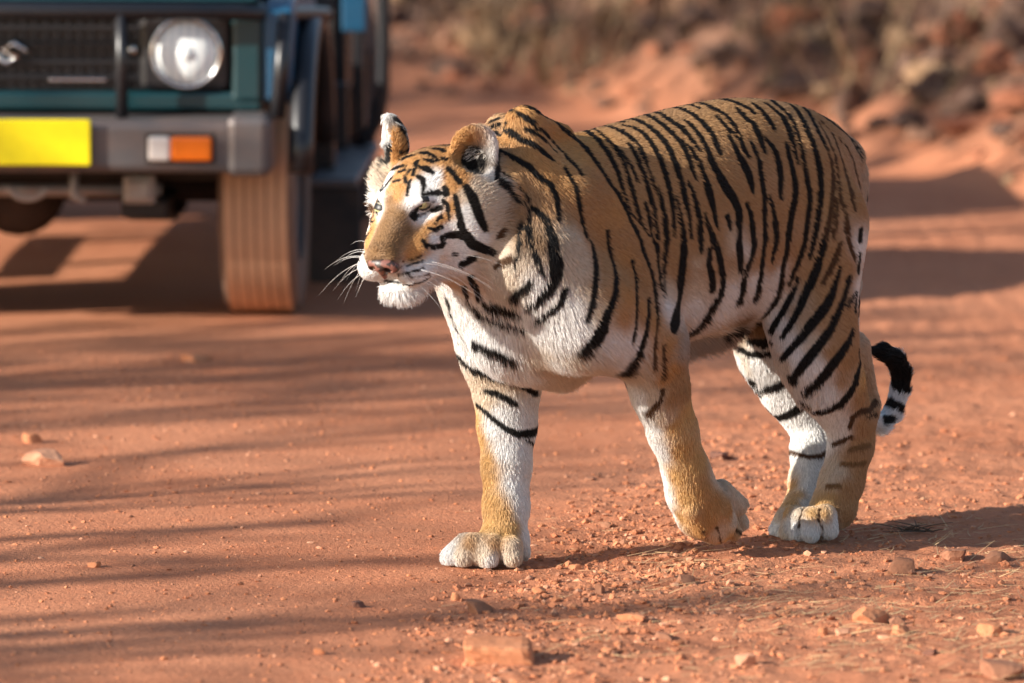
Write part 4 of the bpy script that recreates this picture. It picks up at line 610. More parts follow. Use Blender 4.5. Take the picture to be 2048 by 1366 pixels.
[0,2260,1066,7729,38,2255,1107,7526,61,2233,1126,7408,61,2203,1135,7289,61,2141,1127,7078,76,2069,1129,6956,91,2199,1057,6988,68,2362,980,6977,61,2513,961,6927,45],
[0,2075,1136,6986,91,1991,1148,6893,91,1902,1152,6799,91,1698,1177,6699,76,1574,1184,6654,64,1466,1212,6612,53],
[0,2905,969,6821,38,2728,977,6766,42,2498,941,6777,45,2446,946,6832,30],
[0,2964,925,6909,23,2909,973,6792,27],
[0,2648,897,7210,18,2527,932,7337,33,2499,943,7381,15],
[0,2769,863,7141,18,2652,927,7095,33,2525,953,7148,38],
[0,2634,807,7467,38,2551,891,7512,53,2490,933,7526,23],
[0,2467,926,7657,30,2414,978,7584,53,2397,1004,7467,30,2385,1012,7291,15],
[0,2396,907,7872,61,2401,937,7786,61],
[0,2827,772,7770,23,2660,793,7820,45,2518,849,7816,61],
[0,2638,766,7875,15,2616,808,7819,30],
[0,2759,489,8126,30,2704,587,8072,45,2737,678,7934,38,2839,739,7798,18],
[0,2624,384,8287,38,2543,496,8261,76,2487,616,8193,30],
[0,2909,444,8043,23,2993,507,7906,27,3063,550,7767,15],
[0,2807,406,8152,27,2628,268,8337,45,2558,225,8389,23],
[0,2971,405,8015,30,2921,291,8121,23,2749,283,8257,18],
[0,2787,-303,8185,23,2796,-95,8261,42,2772,93,8288,30],
[0,2892,82,8191,27,2837,179,8225,27],
[0,2986,-38,8084,23],
[0,3063,114,8012,23,3014,243,8049,27],
[0,2412,-579,8320,23,2529,-203,8414,42,2466,-42,8467,23],
[0,2361,-572,8480,23,2114,-671,8499,38,2140,-310,8536,18],
[0,2370,-23,8507,38,2284,108,8526,61,2281,298,8481,53,2295,461,8406,45],
[0,2455,284,8417,23,2362,453,8380,30],
[0,2090,-276,8558,15,1891,-252,8595,30,1761,-92,8629,33,1731,64,8639,32,1653,155,8641,30],
[0,2062,108,8587,30,1993,260,8580,45,2014,384,8546,23],
[0,2207,781,8233,30,2177,887,8151,30],
[0,2153,952,8096,38,2124,1033,8012,38],
[0,2182,507,8432,30,2137,594,8406,18],
[0,3023,690,7379,68,2941,678,7461,45,2870,731,7564,24,2723,828,7615,21,2621,862,7632,15],
[0,2993,698,7333,45,2928,685,7372,38],
[0,3071,-516,7446,15,3176,-301,7375,15],
[0,3042,-591,7385,23,3040,-593,7386,15],
[0,2253,-1535,7564,18,2250,-1536,7595,15],
[1,3156,-529,7181,15,3428,-128,7057,12],
[1,3403,851,6521,12,3191,860,6537,15,3017,946,6615,12],
[0,3436,797,6401,12,3251,891,6441,17,3141,940,6482,16,3016,968,6520,15],
[0,3398,697,6257,12,3354,857,6290,14,3268,962,6316,17,3163,1017,6350,16,3036,1043,6380,15],
[1,3331,900,6212,12,3238,994,6221,14,3109,1043,6224,15,2869,1040,6266,12],
[0,1963,894,6367,61,1867,1010,6459,76,1792,1057,6488,45],
[0,2156,880,6586,30,2109,916,6586,30],
[0,1589,556,8386,106,1493,624,8534,91,1454,670,8594,61],
[0,1514,603,8326,121,1420,722,8241,106,1349,775,8418,45],
[0,947,690,8507,38,1087,886,8381,38,1180,1023,8250,38,1286,1143,8132,38,1368,1231,8011,38],
[0,2335,-811,9159,24,2287,-693,8986,61,2212,-683,8886,68,2132,-713,8778,76,2116,-690,8630,38],
[1,1328,1346,7014,30,1395,1313,6942,38],
[0,3254,-65,5999,12,3301,178,6077,21,3212,401,6056,21,3164,532,6049,21,3235,820,6066,21,3175,935,6089,24,3059,976,6102,27,2862,1007,6189,23],
[0,2928,685,7372,24,2808,697,7386,18,2698,746,7442,17,2622,840,7551,15],
[0,3008,-583,7477,14,2986,-573,7532,14,3124,-208,7504,14],
[0,3029,-590,7418,12,3176,-317,7374,14,3202,-184,7339,12],
[0,-9585,2,3720,234,-9691,81,3672,244,-9814,139,3621,254,-9980,150,3525,254,-10136,172,3430,254,-10223,162,3300,254,-10292,172,3174,254,-10295,155,3040,239,-10285,152,2907,223],
[0,-10064,-7,2527,81,-10107,136,2475,91,-10246,170,2403,81],
[0,-9805,165,2206,61,-9995,170,2212,61],
[1,-6786,1101,719,7,-6618,1236,641,7,-6625,1166,522,8,-6622,1130,326,8],  # shade between the toes, painted as brown lines from here on
[1,-6828,1552,741,7,-6756,1575,586,7,-6859,1561,383,8],
[1,-3925,1706,675,5,-4089,1586,496,7,-4251,1443,314,5],
[1,-3628,1646,601,5,-4014,1309,348,5],
[1,-4769,1283,491,7,-4964,1231,392,5]]

T_LOC = np.array(TIGER_O); T_RZ = R(218)
tiger = empty('tiger', T_LOC, T_RZ)
tag(tiger, 'striped tiger walking across the red dirt track with one forepaw lifted', 'tiger')
F = Field((-1.13, -.36, -.03), (.50, .36, 1.02), .0048)
sl_, gx, gy, gz = F.box((-.933, -.30, .30), (.143, .30, 1.0)); x1 = gx[:, 0, 0]
t_, b_, w_ = hermite(TORSO[0], TORSO[1], x1), hermite(TORSO[0], TORSO[2], x1), np.maximum(hermite(TORSO[0], TORSO[3], x1), .004)
zc, hh, w_ = ((t_ + b_) / 2)[:, None, None], np.maximum((t_ - b_) / 2, .01)[:, None, None], w_[:, None, None]
v_ = np.abs((gz - zc) / hh); u_ = np.abs(gy / (w_ * (1 - .10 * np.clip((gz - zc) / hh, -1, 1))))
F.add(sl_, (((u_ ** 2.15 + v_ ** 2.15) ** (1 / 2.15) - 1) * np.minimum(w_, hh)).astype(np.float32), 0)
for p in PRIMS:
    if p[0] == 'c': F.cone(p[1:4], p[4:7], p[7], p[8], p[9], bool(p[10]))
    else: F.ell(p[1:4], p[4:7], np.array(p[9:18]).reshape(3, 3) if len(p) > 9 else None, p[7], bool(p[8]))
F.d += .004
TV, TQ = F.mesh()
# relax the voxel steps
E0 = np.concatenate([TQ[:, [i, (i + 1) % 4]] for i in range(4)])
for it in range(6):
    acc = np.zeros_like(TV); cnt = np.zeros(len(TV))
    for a, b in ((0, 1), (1, 0)):
        for k in range(3): acc[:, k] += np.bincount(E0[:, a], TV[E0[:, b], k], len(TV))
        cnt += np.bincount(E0[:, a], minlength=len(TV))
    TV = TV + (.5 if it % 2 == 0 else -.52) * (acc / cnt[:, None] - TV)
tri = np.concatenate([TQ[:, [0, 1, 2]], TQ[:, [0, 2, 3]]])
fn = np.cross(TV[tri[:, 1]] - TV[tri[:, 0]], TV[tri[:, 2]] - TV[tri[:, 0]]); area = np.linalg.norm(fn, axis=1) / 2
VN = np.zeros_like(TV)
for k in range(3):
    for j in range(3): VN[:, j] += np.bincount(tri[:, k], fn[:, j], len(TV))
VN /= np.linalg.norm(VN, axis=1)[:, None] + 1e-9
bvh = BVHTree.FromPolygons(TV.tolist(), TQ.tolist())
def to_head(P): return (np.asarray(P) - HEAD_O) @ HEAD_R / HEAD_S
def from_head(P): return np.asarray(P) * HEAD_S @ HEAD_R.T + HEAD_O
def mirror(P):
    """the same marks on the far side of the animal, laid onto its skin"""
    H = to_head(P); head = (np.linalg.norm(P - (HEAD_O + HEAD_R @ np.array((-.02, 0, 0))), axis=1) < .17) & (H[:, 2] > -.09)
    Mh = from_head(H * np.array([1, -1, 1])); Mb = P * np.array([1, -1, 1])
    ok = np.where(head, H[:, 1] > .035, (P[:, 1] > .05) & (P[:, 2] > .36) & (P[:, 0] < -.04))
    Mx = np.where(head[:, None], Mh, Mb)
    q = [bvh.find_nearest(Vector(p)) for p in Mx]
    d = np.array([h[3] for h in q]); return np.array([h[0] for h in q]), ok & (d < .05)
PAL = {'T': (.40, .226, .104), 'O': (.49, .258, .096), 'Y': (.58, .345, .135), 'W': (.77, .765, .75), 'C': (.60, .495, .38), 'B': (.235, .135, .064), 'G': (.34, .29, .25), 'K': (.012, .010, .009)}
cp = np.array([q[1:] for q in COAT_POINTS], float) / 1000; cc = np.array([PAL[q[0]] for q in COAT_POINTS])
mp, ok = mirror(cp); cp = np.concatenate([cp, mp[ok]]); cc = np.concatenate([cc, cc[ok]])
VC = np.zeros_like(TV)
for s in range(0, len(TV), 8000):
    D = ((TV[s:s + 8000, None, :] - cp[None]) ** 2).sum(-1) + np.where(TV[s:s + 8000, 0:1] > .16, 3e-5, np.where(TV[s:s + 8000, 2:3] > .42, 5e-4, 1.6e-4))
    W = 1 / D ** 2.1; VC[s:s + 8000] = (W @ cc) / W.sum(1)[:, None]
sp, sw, sk = [], [], []
for st in STRIPES_AND_SHADE:
    a = np.array(st[1:], float).reshape(-1, 4) / 10000
    for p, q in zip(a, a[1:]):
        n = max(1, int(np.linalg.norm(q[:3] - p[:3]) / .0025))
        for i in range(n): r_ = p + (q - p) * i / n; sp.append(r_[:3]); sw.append(r_[3]); sk.append(st[0])
    sp.append(a[-1, :3]); sw.append(a[-1, 3]); sk.append(st[0])
sp, sw, sk = np.array(sp), np.array(sw), np.array(sk)
mp, ok = mirror(sp); sp = np.concatenate([sp, mp[ok]]); sw = np.concatenate([sw, sw[ok]]); sk = np.concatenate([sk, sk[ok]])
tl = np.array(TAIL); rings = np.concatenate([(tl[i] + tl[i + 1])[None] / 2 for i in range(1, 6)])       # dark rings round the hanging part of the tail
sp = np.concatenate([sp, rings]); sw = np.concatenate([sw, np.full(len(rings), .0255)]); sk = np.concatenate([sk, np.zeros(len(rings), int)])
kd = KDTree(len(sp))
for i, p in enumerate(sp): kd.insert(p, i)
kd.balance()
INK = np.array([(.012, .010, .009), (.085, .042, .020), (.21, .115, .05)])
# how far each skin point lies outside the nearest stripe (negative: inside), which way that grows, and the stripe's colour
near = [kd.find(p) for p in TV]; ki = np.array([q[1] for q in near]); kdist = np.array([q[2] for q in near])
wob = .98 + .12 * vnoise(TV[:, 0] * 45 + TV[:, 1] * 20, TV[:, 2] * 45, 77)
VS = kdist - sw[ki] * wob - np.where(TV[:, 0] < .14, .0022, np.minimum(.0017, .45 * sw[ki]))
VG = (TV - sp[ki]) / (kdist[:, None] + 1e-6); VG -= VN * (VG * VN).sum(1)[:, None]; VI = INK[sk[ki]]
bmat = N('tiger_skin'); at = bmat.n('ShaderNodeVertexColor', layer_name='coat'); bmat.l(at.outputs['Color'], bmat.b.inputs['Base Color'])
bmat.b.inputs['Roughness'].default_value = .85; bmat.b.inputs['Specular IOR Level'].default_value = .1
body = mesh_obj('body', TV, TQ, bmat.m, tiger)
fs = np.clip(.5 - VS / .002, 0, 1)[:, None]; skin = (VC * (1 - fs) + VI * fs) * .75
ca = body.data.color_attributes.new('coat', 'FLOAT_COLOR', 'POINT'); ca.data.foreach_set('color', np.c_[skin, np.ones(len(TV))].astype(np.float32).ravel())
# ---- fur
NS = 430000
cen = TV[tri].mean(1); hc = to_head(cen); in_head = (np.linalg.norm(hc - (-.01, 0, 0), axis=1) < .21) & (cen[:, 0] > .08)
wgt = area * np.where(in_head & (hc[:, 0] > -.06), 2.2, 1.0) * np.where((hc[:, 0] < -.06) & in_head, 1.5, 1)
pick = rng.choice(len(tri), NS, p=wgt / wgt.sum())
u, v = rng.random(NS), rng.random(NS); fl = u + v > 1; u[fl], v[fl] = 1 - u[fl], 1 - v[fl]; bar = np.stack([1 - u - v, u, v], 1)
def interp(A): return (A[tri[pick]] * bar[:, :, None]).sum(1)
P0, PN, PC = interp(TV), interp(VN), interp(VC); PN /= np.linalg.norm(PN, axis=1)[:, None]
H0 = to_head(P0); hd = np.linalg.norm(H0 - np.array((-.01, 0, 0)), axis=1)
wh = np.clip((.215 - hd) / .05, 0, 1) * (P0[:, 0] > .06)                     # how much a root belongs to the head
wl = np.clip((.44 - P0[:, 2]) / .10, 0, 1)                                    # legs
G = np.tile(np.array((-1., 0, -.7)), (NS, 1))                                # flow of the coat
G = G * (1 - wl[:, None]) + np.array((-.15, 0, -1.)) * wl[:, None]
front = np.clip((P0[:, 0] + .02) / .1, 0, 1) * (1 - wl); G += front[:, None] * np.array((.75, 0, -1.0))
hg = H0 - np.array((.155, 0, .0)); hg[:, 0] = np.minimum(hg[:, 0], -.01) - .06; hg[:, 2] += np.where(H0[:, 2] > .0, .02, -.05)
hg[:, 1] *= 1.2
hg = (hg / np.linalg.norm(hg, axis=1)[:, None]) @ HEAD_R.T
G = G * (1 - wh[:, None]) + hg * wh[:, None]
tail = (P0[:, 0] < -.84) & (np.abs(P0[:, 1]) < .05) & (P0[:, 2] < .80)
def tail_dir(P):
    A = np.array(TAIL); d = ((P[:, None] - A[None, :-1]) ** 2).sum(-1).argmin(1); t = A[1:] - A[:-1]; return (t / np.linalg.norm(t, axis=1)[:, None])[d]
G[tail] = tail_dir(P0[tail])
G += rng.normal(0, .10, G.shape)
sw_ = np.stack([fbm(P0[:, 0] * 1, P0[:, 2] + P0[:, 1], 14, 2, 20 + k) - .5 for k in range(3)], 1); G += sw_ * (.35 + .4 * wh[:, None])
G -= PN * (G * PN).sum(1)[:, None]; G /= np.linalg.norm(G, axis=1)[:, None] + 1e-9
Ln = np.full(NS, .0120)
Ln += wl * -.001
Ln = np.where(P0[:, 2] < .10, .0085, Ln)
under = np.clip((-PN[:, 2] - .3) / .5, 0, 1) * (P0[:, 2] > .30) * (1 - wh); Ln += under * .022
Ln += front * (P0[:, 2] < .70) * .007
face = wh * np.clip((H0[:, 0] + .03) / .06, 0, 1); Ln = Ln * (1 - face) + .0075 * face
ruff = wh * np.clip((-.02 - H0[:, 0]) / .05, 0, 1) * np.clip((np.abs(H0[:, 1]) - .055) / .03, 0, 1) * (H0[:, 2] < .075); Ln += ruff * .026
chin = wh * (H0[:, 2] < -.088) * (H0[:, 0] > .03); Ln += chin * .019; G += chin[:, None] * (rng.normal(0, .45, (NS, 3)) + np.array((0, 0, -.6))); G -= PN * (G * PN).sum(1)[:, None]; G /= np.linalg.norm(G, axis=1)[:, None] + 1e-9
ear = wh * (H0[:, 2] > .098) * (np.abs(H0[:, 1]) > .05); Ln = np.where(ear > .3, .013, Ln)
flap = np.exp(-((P0[:, 0] + .50) / .06) ** 2) * (P0[:, 2] < .47) * (P0[:, 2] > .38) * (np.abs(P0[:, 1]) < .1); Ln += flap * .03
Ln = np.where(tail, .017, Ln)
for ec, _ in EYES: Ln *= np.clip((np.linalg.norm(P0 - np.array(ec), axis=1) - .014) / .022, .22, 1)
Ln *= rng.uniform(.65, 1.15, NS)
lift = .30 + .22 * rng.random(NS) + chin * .15 + ruff * .2
lift = lift * (1 - .35 * face) + .12 * (ear > .3)
KP = 4; tt = np.linspace(0, 1, KP)
pts = np.zeros((NS, KP, 3), np.float32)
for k, t in enumerate(tt):
    pts[:, k] = P0 - PN * .0006 + (G * t + PN * (lift * (t - .45 * t * t))[:, None] * 1.3) * Ln[:, None]
    pts[:, k, 2] -= (.0025 * t * t) * (Ln / .015)
pts[:, :, 2] = np.maximum(pts[:, :, 2], .002)
S0, SG, SI = interp(VS[:, None])[:, 0], interp(VG), interp(VI); S0 = S0 + rng.normal(0, .0005, NS)
edark = (ear > .3) & (PC.max(1) < .15) & (rng.random(NS) < .33); PC[edark] = (.72, .68, .62)
jit = rng.uniform(.84, 1.16, NS)[:, None]; PT = np.zeros((NS, KP, 3))
for k in range(KP):
    f = np.clip(.5 - (S0 + (SG * (pts[:, k] - P0)).sum(1)) / .0013, 0, 1)[:, None] * (~edark)[:, None]
    PT[:, k] = (PC * (1 - f) + SI * f) * jit
hair = bpy.data.hair_curves.new('fur'); hair.add_curves([KP] * NS)
hair.attributes['position'].data.foreach_set('vector', pts.ravel())
rad = np.tile(np.array([.00050, .00046, .00034, .00010], np.float32), NS)
(hair.attributes.get('radius') or hair.attributes.new('radius', 'FLOAT', 'POINT')).data.foreach_set('value', rad)
hair.attributes.new('coat', 'FLOAT_COLOR', 'POINT').data.foreach_set('color', np.c_[np.clip(PT.reshape(-1, 3), 0, 1), np.ones(NS * KP)].astype(np.float32).ravel())
fm = N('fur'); fa = fm.n('ShaderNodeAttribute', attribute_name='coat')
fm.l(fa.outputs['Color'], fm.b.inputs['Base Color']); fm.b.inputs['Roughness'].default_value = .55; fm.b.inputs['Specular IOR Level'].default_value = .18
hair.materials.append(fm.m)
fur = link(bpy.data.objects.new('fur', hair), tiger); fur['kind'] = 'stuff'
# ---- eyes
def ball(bm, c, r, M, u0=0, u1=math.pi, nu=14, nv=24):
    """sphere zone about the local x axis"""
    rings = []
    for i in range(nu + 1):
        a = u0 + (u1 - u0) * i / nu
        rings.append([bm.verts.new(Vector(c) + M @ Vector((math.cos(a) * r, math.sin(a) * r * math.cos(6.2832 * k / nv), math.sin(a) * r * math.sin(6.2832 * k / nv)))) for k in range(nv)])
    for a, b in zip(rings, rings[1:]):
        for k in range(nv): bm.faces.new((a[k], a[(k + 1) % nv], b[(k + 1) % nv], b[k]))
m_white = mat_plain('eyeball', (.30, .27, .20), .15); m_iris = N('iris'); 
lw = m_iris.n('ShaderNodeTexCoord').outputs['Object']; 
m_iris.l(m_iris.ramp(m_iris.noise(300, 3, .6, lw).outputs['Fac'], [(.3, (.27, .27, .13)), (.7, (.46, .45, .25))]), m_iris.b.inputs['Base Color']); m_iris.b.inputs['Roughness'].default_value = .12; m_iris = m_iris.m
m_pupil = mat_plain('pupil', (.005, .005, .005), .08); m_lid = mat_plain('eyelid', (.012, .010, .009), .45)
HM = Matrix([list(r_) for r_ in HEAD_R])
for ctr, yaw in EYES:
    M = HM @ Matrix.Rotation(yaw, 3, 'Z') @ Matrix.Rotation(.05, 3, 'Y')
    c = Vector(ctr); r = .0192
    bm = bmesh.new(); ball(bm, c, r, M, .68, math.pi); eye = bm_obj('eye', bm, m_white, tiger, True)
    bm = bmesh.new(); ball(bm, c, r * 1.005, M, .20, .70); bm_obj('iris', bm, m_iris, eye, True)
    bm = bmesh.new(); ball(bm, c, r * 1.008, M, .0, .21, 5); bm_obj('pupil', bm, m_pupil, eye, True)
    for up in (1, -1):
        bm = bmesh.new(); n, q = 16, 8; rr = r * 1.06; ring = []
        for i in range(n + 1):
            az = -1.15 + 2.3 * i / n; lo_ = (.36 * math.cos(az) ** .8 if up > 0 else .46 * math.cos(az)); row = []
            for j in range(q + 1):
                el = up * (lo_ + (.60 if up > 0 else .40) * j / q); k = rr * (1 if j else .985)
                row.append(bm.verts.new(c + M @ Vector((math.cos(az) * math.cos(el) * k, math.sin(az) * math.cos(el) * k, math.sin(el) * k))))
            ring.append(row)
        for a, b in zip(ring, ring[1:]):
            for j in range(q): bm.faces.new((a[j], a[j + 1], b[j + 1], b[j]))
        o = bm_obj('eyelid', bm, m_lid, eye, True); sm = o.modifiers.new('solid', 'SOLIDIFY'); sm.thickness = .0012
# ---- nose leather
FN = Field(tuple(-.07 for _ in range(3)), (.07, .07, .07), .0016)
FN.ell((0, 0, 0), (.013, .031, .0135), None, .004); FN.cone((.001, 0, -.004), (-.004, 0, -.028), .013, .005, .012)
for s in (1, -1):
    FN.ell((-.004, .021 * s, -.006), (.012, .013, .011), None, .006)
    FN.ell((.010, .0165 * s, -.007), (.010, .0085, .0048), rot(.3 * s, 0, -.5 * s), .003, True)
NV, NQ = FN.mesh(); NV = from_head(NV + np.array(NOSE))
m = N('nose_leather'); tc = m.n('ShaderNodeTexCoord').outputs['Object']
m.l(m.ramp(m.noise(55, 3, .6, tc).outputs['Fac'], [(.48, (.20, .085, .065)), (.54, (.03, .018, .015))]), m.b.inputs['Base Color']); m.b.inputs['Roughness'].default_value = .38
m.l(m.bump(m.noise(700, 2, .5, tc).outputs['Fac'], .3, .001), m.b.inputs['Normal'])
mesh_obj('nose', NV, NQ, m.m, tiger)
# ---- whiskers
m_wh = mat_plain('whisker', (.85, .83, .80), .35)
for s in (1, -1):
    for k in range(15):
        row, col_ = k % 5, k // 5
        a = np.array((.125 - .028 * col_ + rng.uniform(-.006, .006), (.058 + .009 * col_) * s, -.030 - .009 * row + rng.uniform(-.003, .003)))
        h_ = bvh.find_nearest(Vector(from_head(a)))[0]; L_ = rng.uniform(.07, .15) * (1.0 if row < 4 else .7)
        d = np.array((-.28 - .12 * col_ + rng.uniform(-.2, .12), .75 * s, -.10 - .16 * row + rng.uniform(-.12, .12))); d /= np.linalg.norm(d)
        bm = bmesh.new(); tube(bm, [np.array(h_) + HEAD_R @ (d * L_ * t) - np.array((0, 0, .30 * L_ * t * t)) for t in np.linspace(0, 1, 8)], [.00042 * (1 - .85 * t) for t in np.linspace(0, 1, 8)], 5)
        bm_obj('whisker', bm, m_wh, tiger, True)

# ------------------------------------------------------------------ loose stones
F_PX, PIT = 13000., R(7.05)
def on_ground(px, py):
    a = PIT + math.atan((py - 683) / F_PX); d = 2.06 / math.tan(a)
    dz = d * math.cos(PIT) + 2.06 * math.sin(PIT); return ((px - 1024) / F_PX * dz, d)
def stone_mat(name, c0, c1):
    m = N(name); tc = m.n('ShaderNodeTexCoord').outputs['Object']; n2 = m.noise(14, 6, .65, tc)
    m.l(m.ramp(n2.outputs['Fac'], [(.3, c0), (.7, c1)]), m.b.inputs['Base Color']); m.b.inputs['Roughness'].default_value = .92; m.b.inputs['Specular IOR Level'].default_value = .15
    m.l(m.bump(m.noise(90, 4, .65, tc).outputs['Fac'], .5, .004), m.b.inputs['Normal']); return m.m
M_ST = [stone_mat('stone_orange', (.42, .155, .07), (.57, .245, .125)), stone_mat('stone_pink', (.46, .21, .12), (.60, .31, .19)), stone_mat('stone_dark', (.12, .060, .045), (.24, .11, .075)), stone_mat('stone_brown', (.24, .105, .062), (.36, .17, .10))]
def rock_mesh(name, sx, sy, sz, seed, ang=.35, cuts=2):
    """a broken stone: a ball cut flat by random planes, edges slightly worn"""
    bm = bmesh.new(); bmesh.ops.create_icosphere(bm, subdivisions=3, radius=1); r = random.Random(seed)
    pl = [(Vector((r.gauss(0, 1), r.gauss(0, 1), r.gauss(0, .7))).normalized(), r.uniform(.45, .8)) for _ in range(13)] + [(Vector((0, 0, 1)), r.uniform(.5, .7)), (Vector((0, 0, -1)), .6)]
    for v in bm.verts:
        for n, d in pl:
            k = v.co.dot(n) - d
            if k > 0: v.co -= n * k * .96
        v.co += Vector((r.gauss(0, .012), r.gauss(0, .012), r.gauss(0, .012)))
    q = [max(abs(v.co[i]) for v in bm.verts) for i in range(3)]
    for v in bm.verts: v.co = Vector((v.co.x / q[0] * sx, v.co.y / q[1] * sy, v.co.z / q[2] * sz))
    me = bpy.data.meshes.new(name); bm.to_mesh(me); bm.free(); return me
def slab_mesh(name, sx, sy, sz, seed):
    """a broken brick-like block with chipped edges"""
    bm = bmesh.new(); bmesh.ops.create_cube(bm, size=2); bmesh.ops.subdivide_edges(bm, edges=bm.edges[:], cuts=7, use_grid_fill=True); r = random.Random(seed)
    k = [r.uniform(-.18, .18) for _ in range(6)]
    for v in bm.verts:
        c = v.co; e = sum(abs(q) > .95 for q in c); q = c.copy()
        q.x += k[0] * c.z + k[1] * c.y; q.y += k[2] * c.x * .5; q.z += .22 * k[3] * c.x + .1 * k[4] * c.y
        q *= 1 - (.035 * (e - 1) if e > 1 else 0) - abs(r.gauss(0, .045)) * (1.2 if e > 1 else .5)
        v.co = Vector((q.x * sx, q.y * sy, q.z * sz))
    me = bpy.data.meshes.new(name); bm.to_mesh(me); bm.free(); return me
ROCKS = [  # px, base row, width px, height px, material, label
    (1000, 1330, 136, 50, 0, 'flat pale orange stone slab lying alone at the bottom of the picture'),
    (88, 930, 95, 40, 1, 'wide pale stone on the left edge of the dirt track'),
    (62, 885, 46, 24, 0, 'small stone just behind the wide pale stone at the left edge'),
    (388, 724, 72, 18, 0, 'flat blurred stone in the middle of the track before the jeep'),
    (188, 1138, 30, 15, 0, 'lone pebble on the smooth track at the lower left'),
    (716, 1217, 34, 17, 2, 'small dark square stone at the edge of the gravel left of the slab'),
    (955, 1226, 66, 32, 3, 'brown stone behind the flat slab and below the planted paw'),
    (910, 1200, 26, 20, 0, 'orange pebble left of the brown stone below the planted paw'),
    (1808, 1148, 64, 38, 3, 'pointed brown rock on the right below the hind paws'),
    (1908, 1120, 60, 26, 3, 'low rock behind and right of the pointed brown rock'),
    (1992, 1124, 66, 26, 3, 'dusty rock at the right edge by the dry straw'),
    (1738, 1250, 92, 38, 0, 'largest tilted orange stone of the cluster at the lower right'),
    (1792, 1250, 42, 20, 3, 'grey brown stone at the right end of the largest tilted stone'),
    (1803, 1268, 42, 20, 0, 'orange stone in front of the tilted stone cluster'),
    (1686, 1272, 32, 20, 1, 'round pale pebble before the tilted stone cluster'),
    (1646, 1272, 22, 20, 0, 'narrow pebble left of the round pale pebble'),
    (1980, 1270, 54, 30, 0, 'blocky orange stone at the right edge of the foreground'),
    (1270, 1250, 78, 14, 0, 'thin flat stone flush with the gravel right of the slab'),
    (1368, 1172, 48, 24, 3, 'square sided stone between the lifted paw and the foreground'),
    (1200, 1190, 24, 26, 3, 'upright brown pebble below the planted and lifted paws'),
    (1078, 1192, 30, 16, 0, 'orange chip on the gravel right of the planted paw'),
    (1216, 1304, 38, 14, 0, 'small flat chip right of the slab in the foreground'),
    (1492, 1332, 44, 28, 1, 'pale wedge of stone at the bottom of the picture'),
    (2002, 1358, 90, 44, 3, 'large blurred stone in the bottom right corner'),
    (1330, 1282, 44, 18, 3, 'brown stone half way between the slab and the stone cluster'),
    (1438, 918, 48, 14, 2, 'dark flat rock on the far side of the track between the legs'),
    (1150, 1140, 26, 12, 0, 'small chip in the shadow right of the planted paw'),
    (640, 1312, 26, 16, 0, 'orange pebble at the bottom left of the gravel'),
    (1860, 1312, 36, 14, 2, 'dark low stone among straw at the lower right'),
    (1350, 1005, 22, 10, 3, 'tiny stone behind the lifted forepaw'),
]
for k, (px, py, w, h, mi, lab) in enumerate(ROCKS):
    x, y = on_ground(px, py); s = 13000 / math.hypot(y, 2.06); W, Hh = w / s, h / s
    o = link(bpy.data.objects.new('rock', (slab_mesh if 'slab lying' in lab else rock_mesh)('rock', W / 2, W * .38, Hh * .62, 100 + k)))
    o.data.materials.append(M_ST[mi]); o.location = (x, y + W * .25, float(ground_z(x, y)) + Hh * .20)
    r = random.Random(k); o.rotation_euler = (r.uniform(-.12, .12), r.uniform(-.1, .1), r.uniform(-.25, .25)); tag(o, lab, 'stone')
# gravel and clods too many to count
def clods(name, n, xr, yr, smin, smax, mats, dens, seed, label, sub=1, flat=.65, up=0):
    g = np.random.default_rng(seed); bm = bmesh.new(); bmesh.ops.create_icosphere(bm, subdivisions=sub, radius=1)
    base = np.array([v.co for v in bm.verts]); fc = np.array([[v.index for v in f.verts] for f in bm.faces]); bm.free()
    x = g.uniform(*xr, n * 6); y = g.uniform(*yr, n * 6); keep = g.random(n * 6) < dens(x, y); x, y = x[keep][:n], y[keep][:n]; n = len(x)
    s = smin * (smax / smin) ** (g.random(n) ** 2.6)
    A = base[None] * g.uniform(.55, 1.25, (n, len(base), 1)) * s[:, None, None] * np.array((1, 1, flat)) * g.uniform(.6, 1.3, (n, 1, 3))
    a = g.uniform(0, 6.28, n); c_, s_ = np.cos(a)[:, None], np.sin(a)[:, None]
    P = np.stack([A[..., 0] * c_ - A[..., 1] * s_ + x[:, None], A[..., 0] * s_ + A[..., 1] * c_ + y[:, None], A[..., 2] + (ground_z(x, y) + s * flat * (.25 + up))[:, None]], -1)
    Fc = (fc[None] + (np.arange(n) * len(base))[:, None, None]).reshape(-1, 3)
    o = mesh_obj(name, P.reshape(-1, 3), Fc, mats[0], None, False)
    for mm in mats[1:]: o.data.materials.append(mm)
    o.data.polygons.foreach_set('material_index', np.repeat(g.integers(0, len(mats), n), len(fc)).astype(np.int32))
    return tag(o, label, 'gravel', None, 'stuff')
M_CL = [M_ST[0], M_ST[3], M_GROUND, M_ST[0], M_GROUND, M_GROUND, M_ST[1], M_GROUND]
clods('gravel', 17000, (-1.0, 1.35), (11.5, 16.5), .0012, .011, M_CL, lambda x, y: gravel_mask(x, y) ** 1.3 * np.clip(1.25 - (y - 12.3) * .40, .05, 1) * (.20 + .80 * np.exp(-((x - .05 - (y - 12.6) * .25) / .40) ** 2)), 3, 'loose red gravel and clods along the right of the track')
clods('grit', 9000, (-1.3, .5), (11.5, 16.5), .0010, .007, M_CL, lambda x, y: 1 - .7 * gravel_mask(x, y), 4, 'scattered grit on the smooth left of the track')
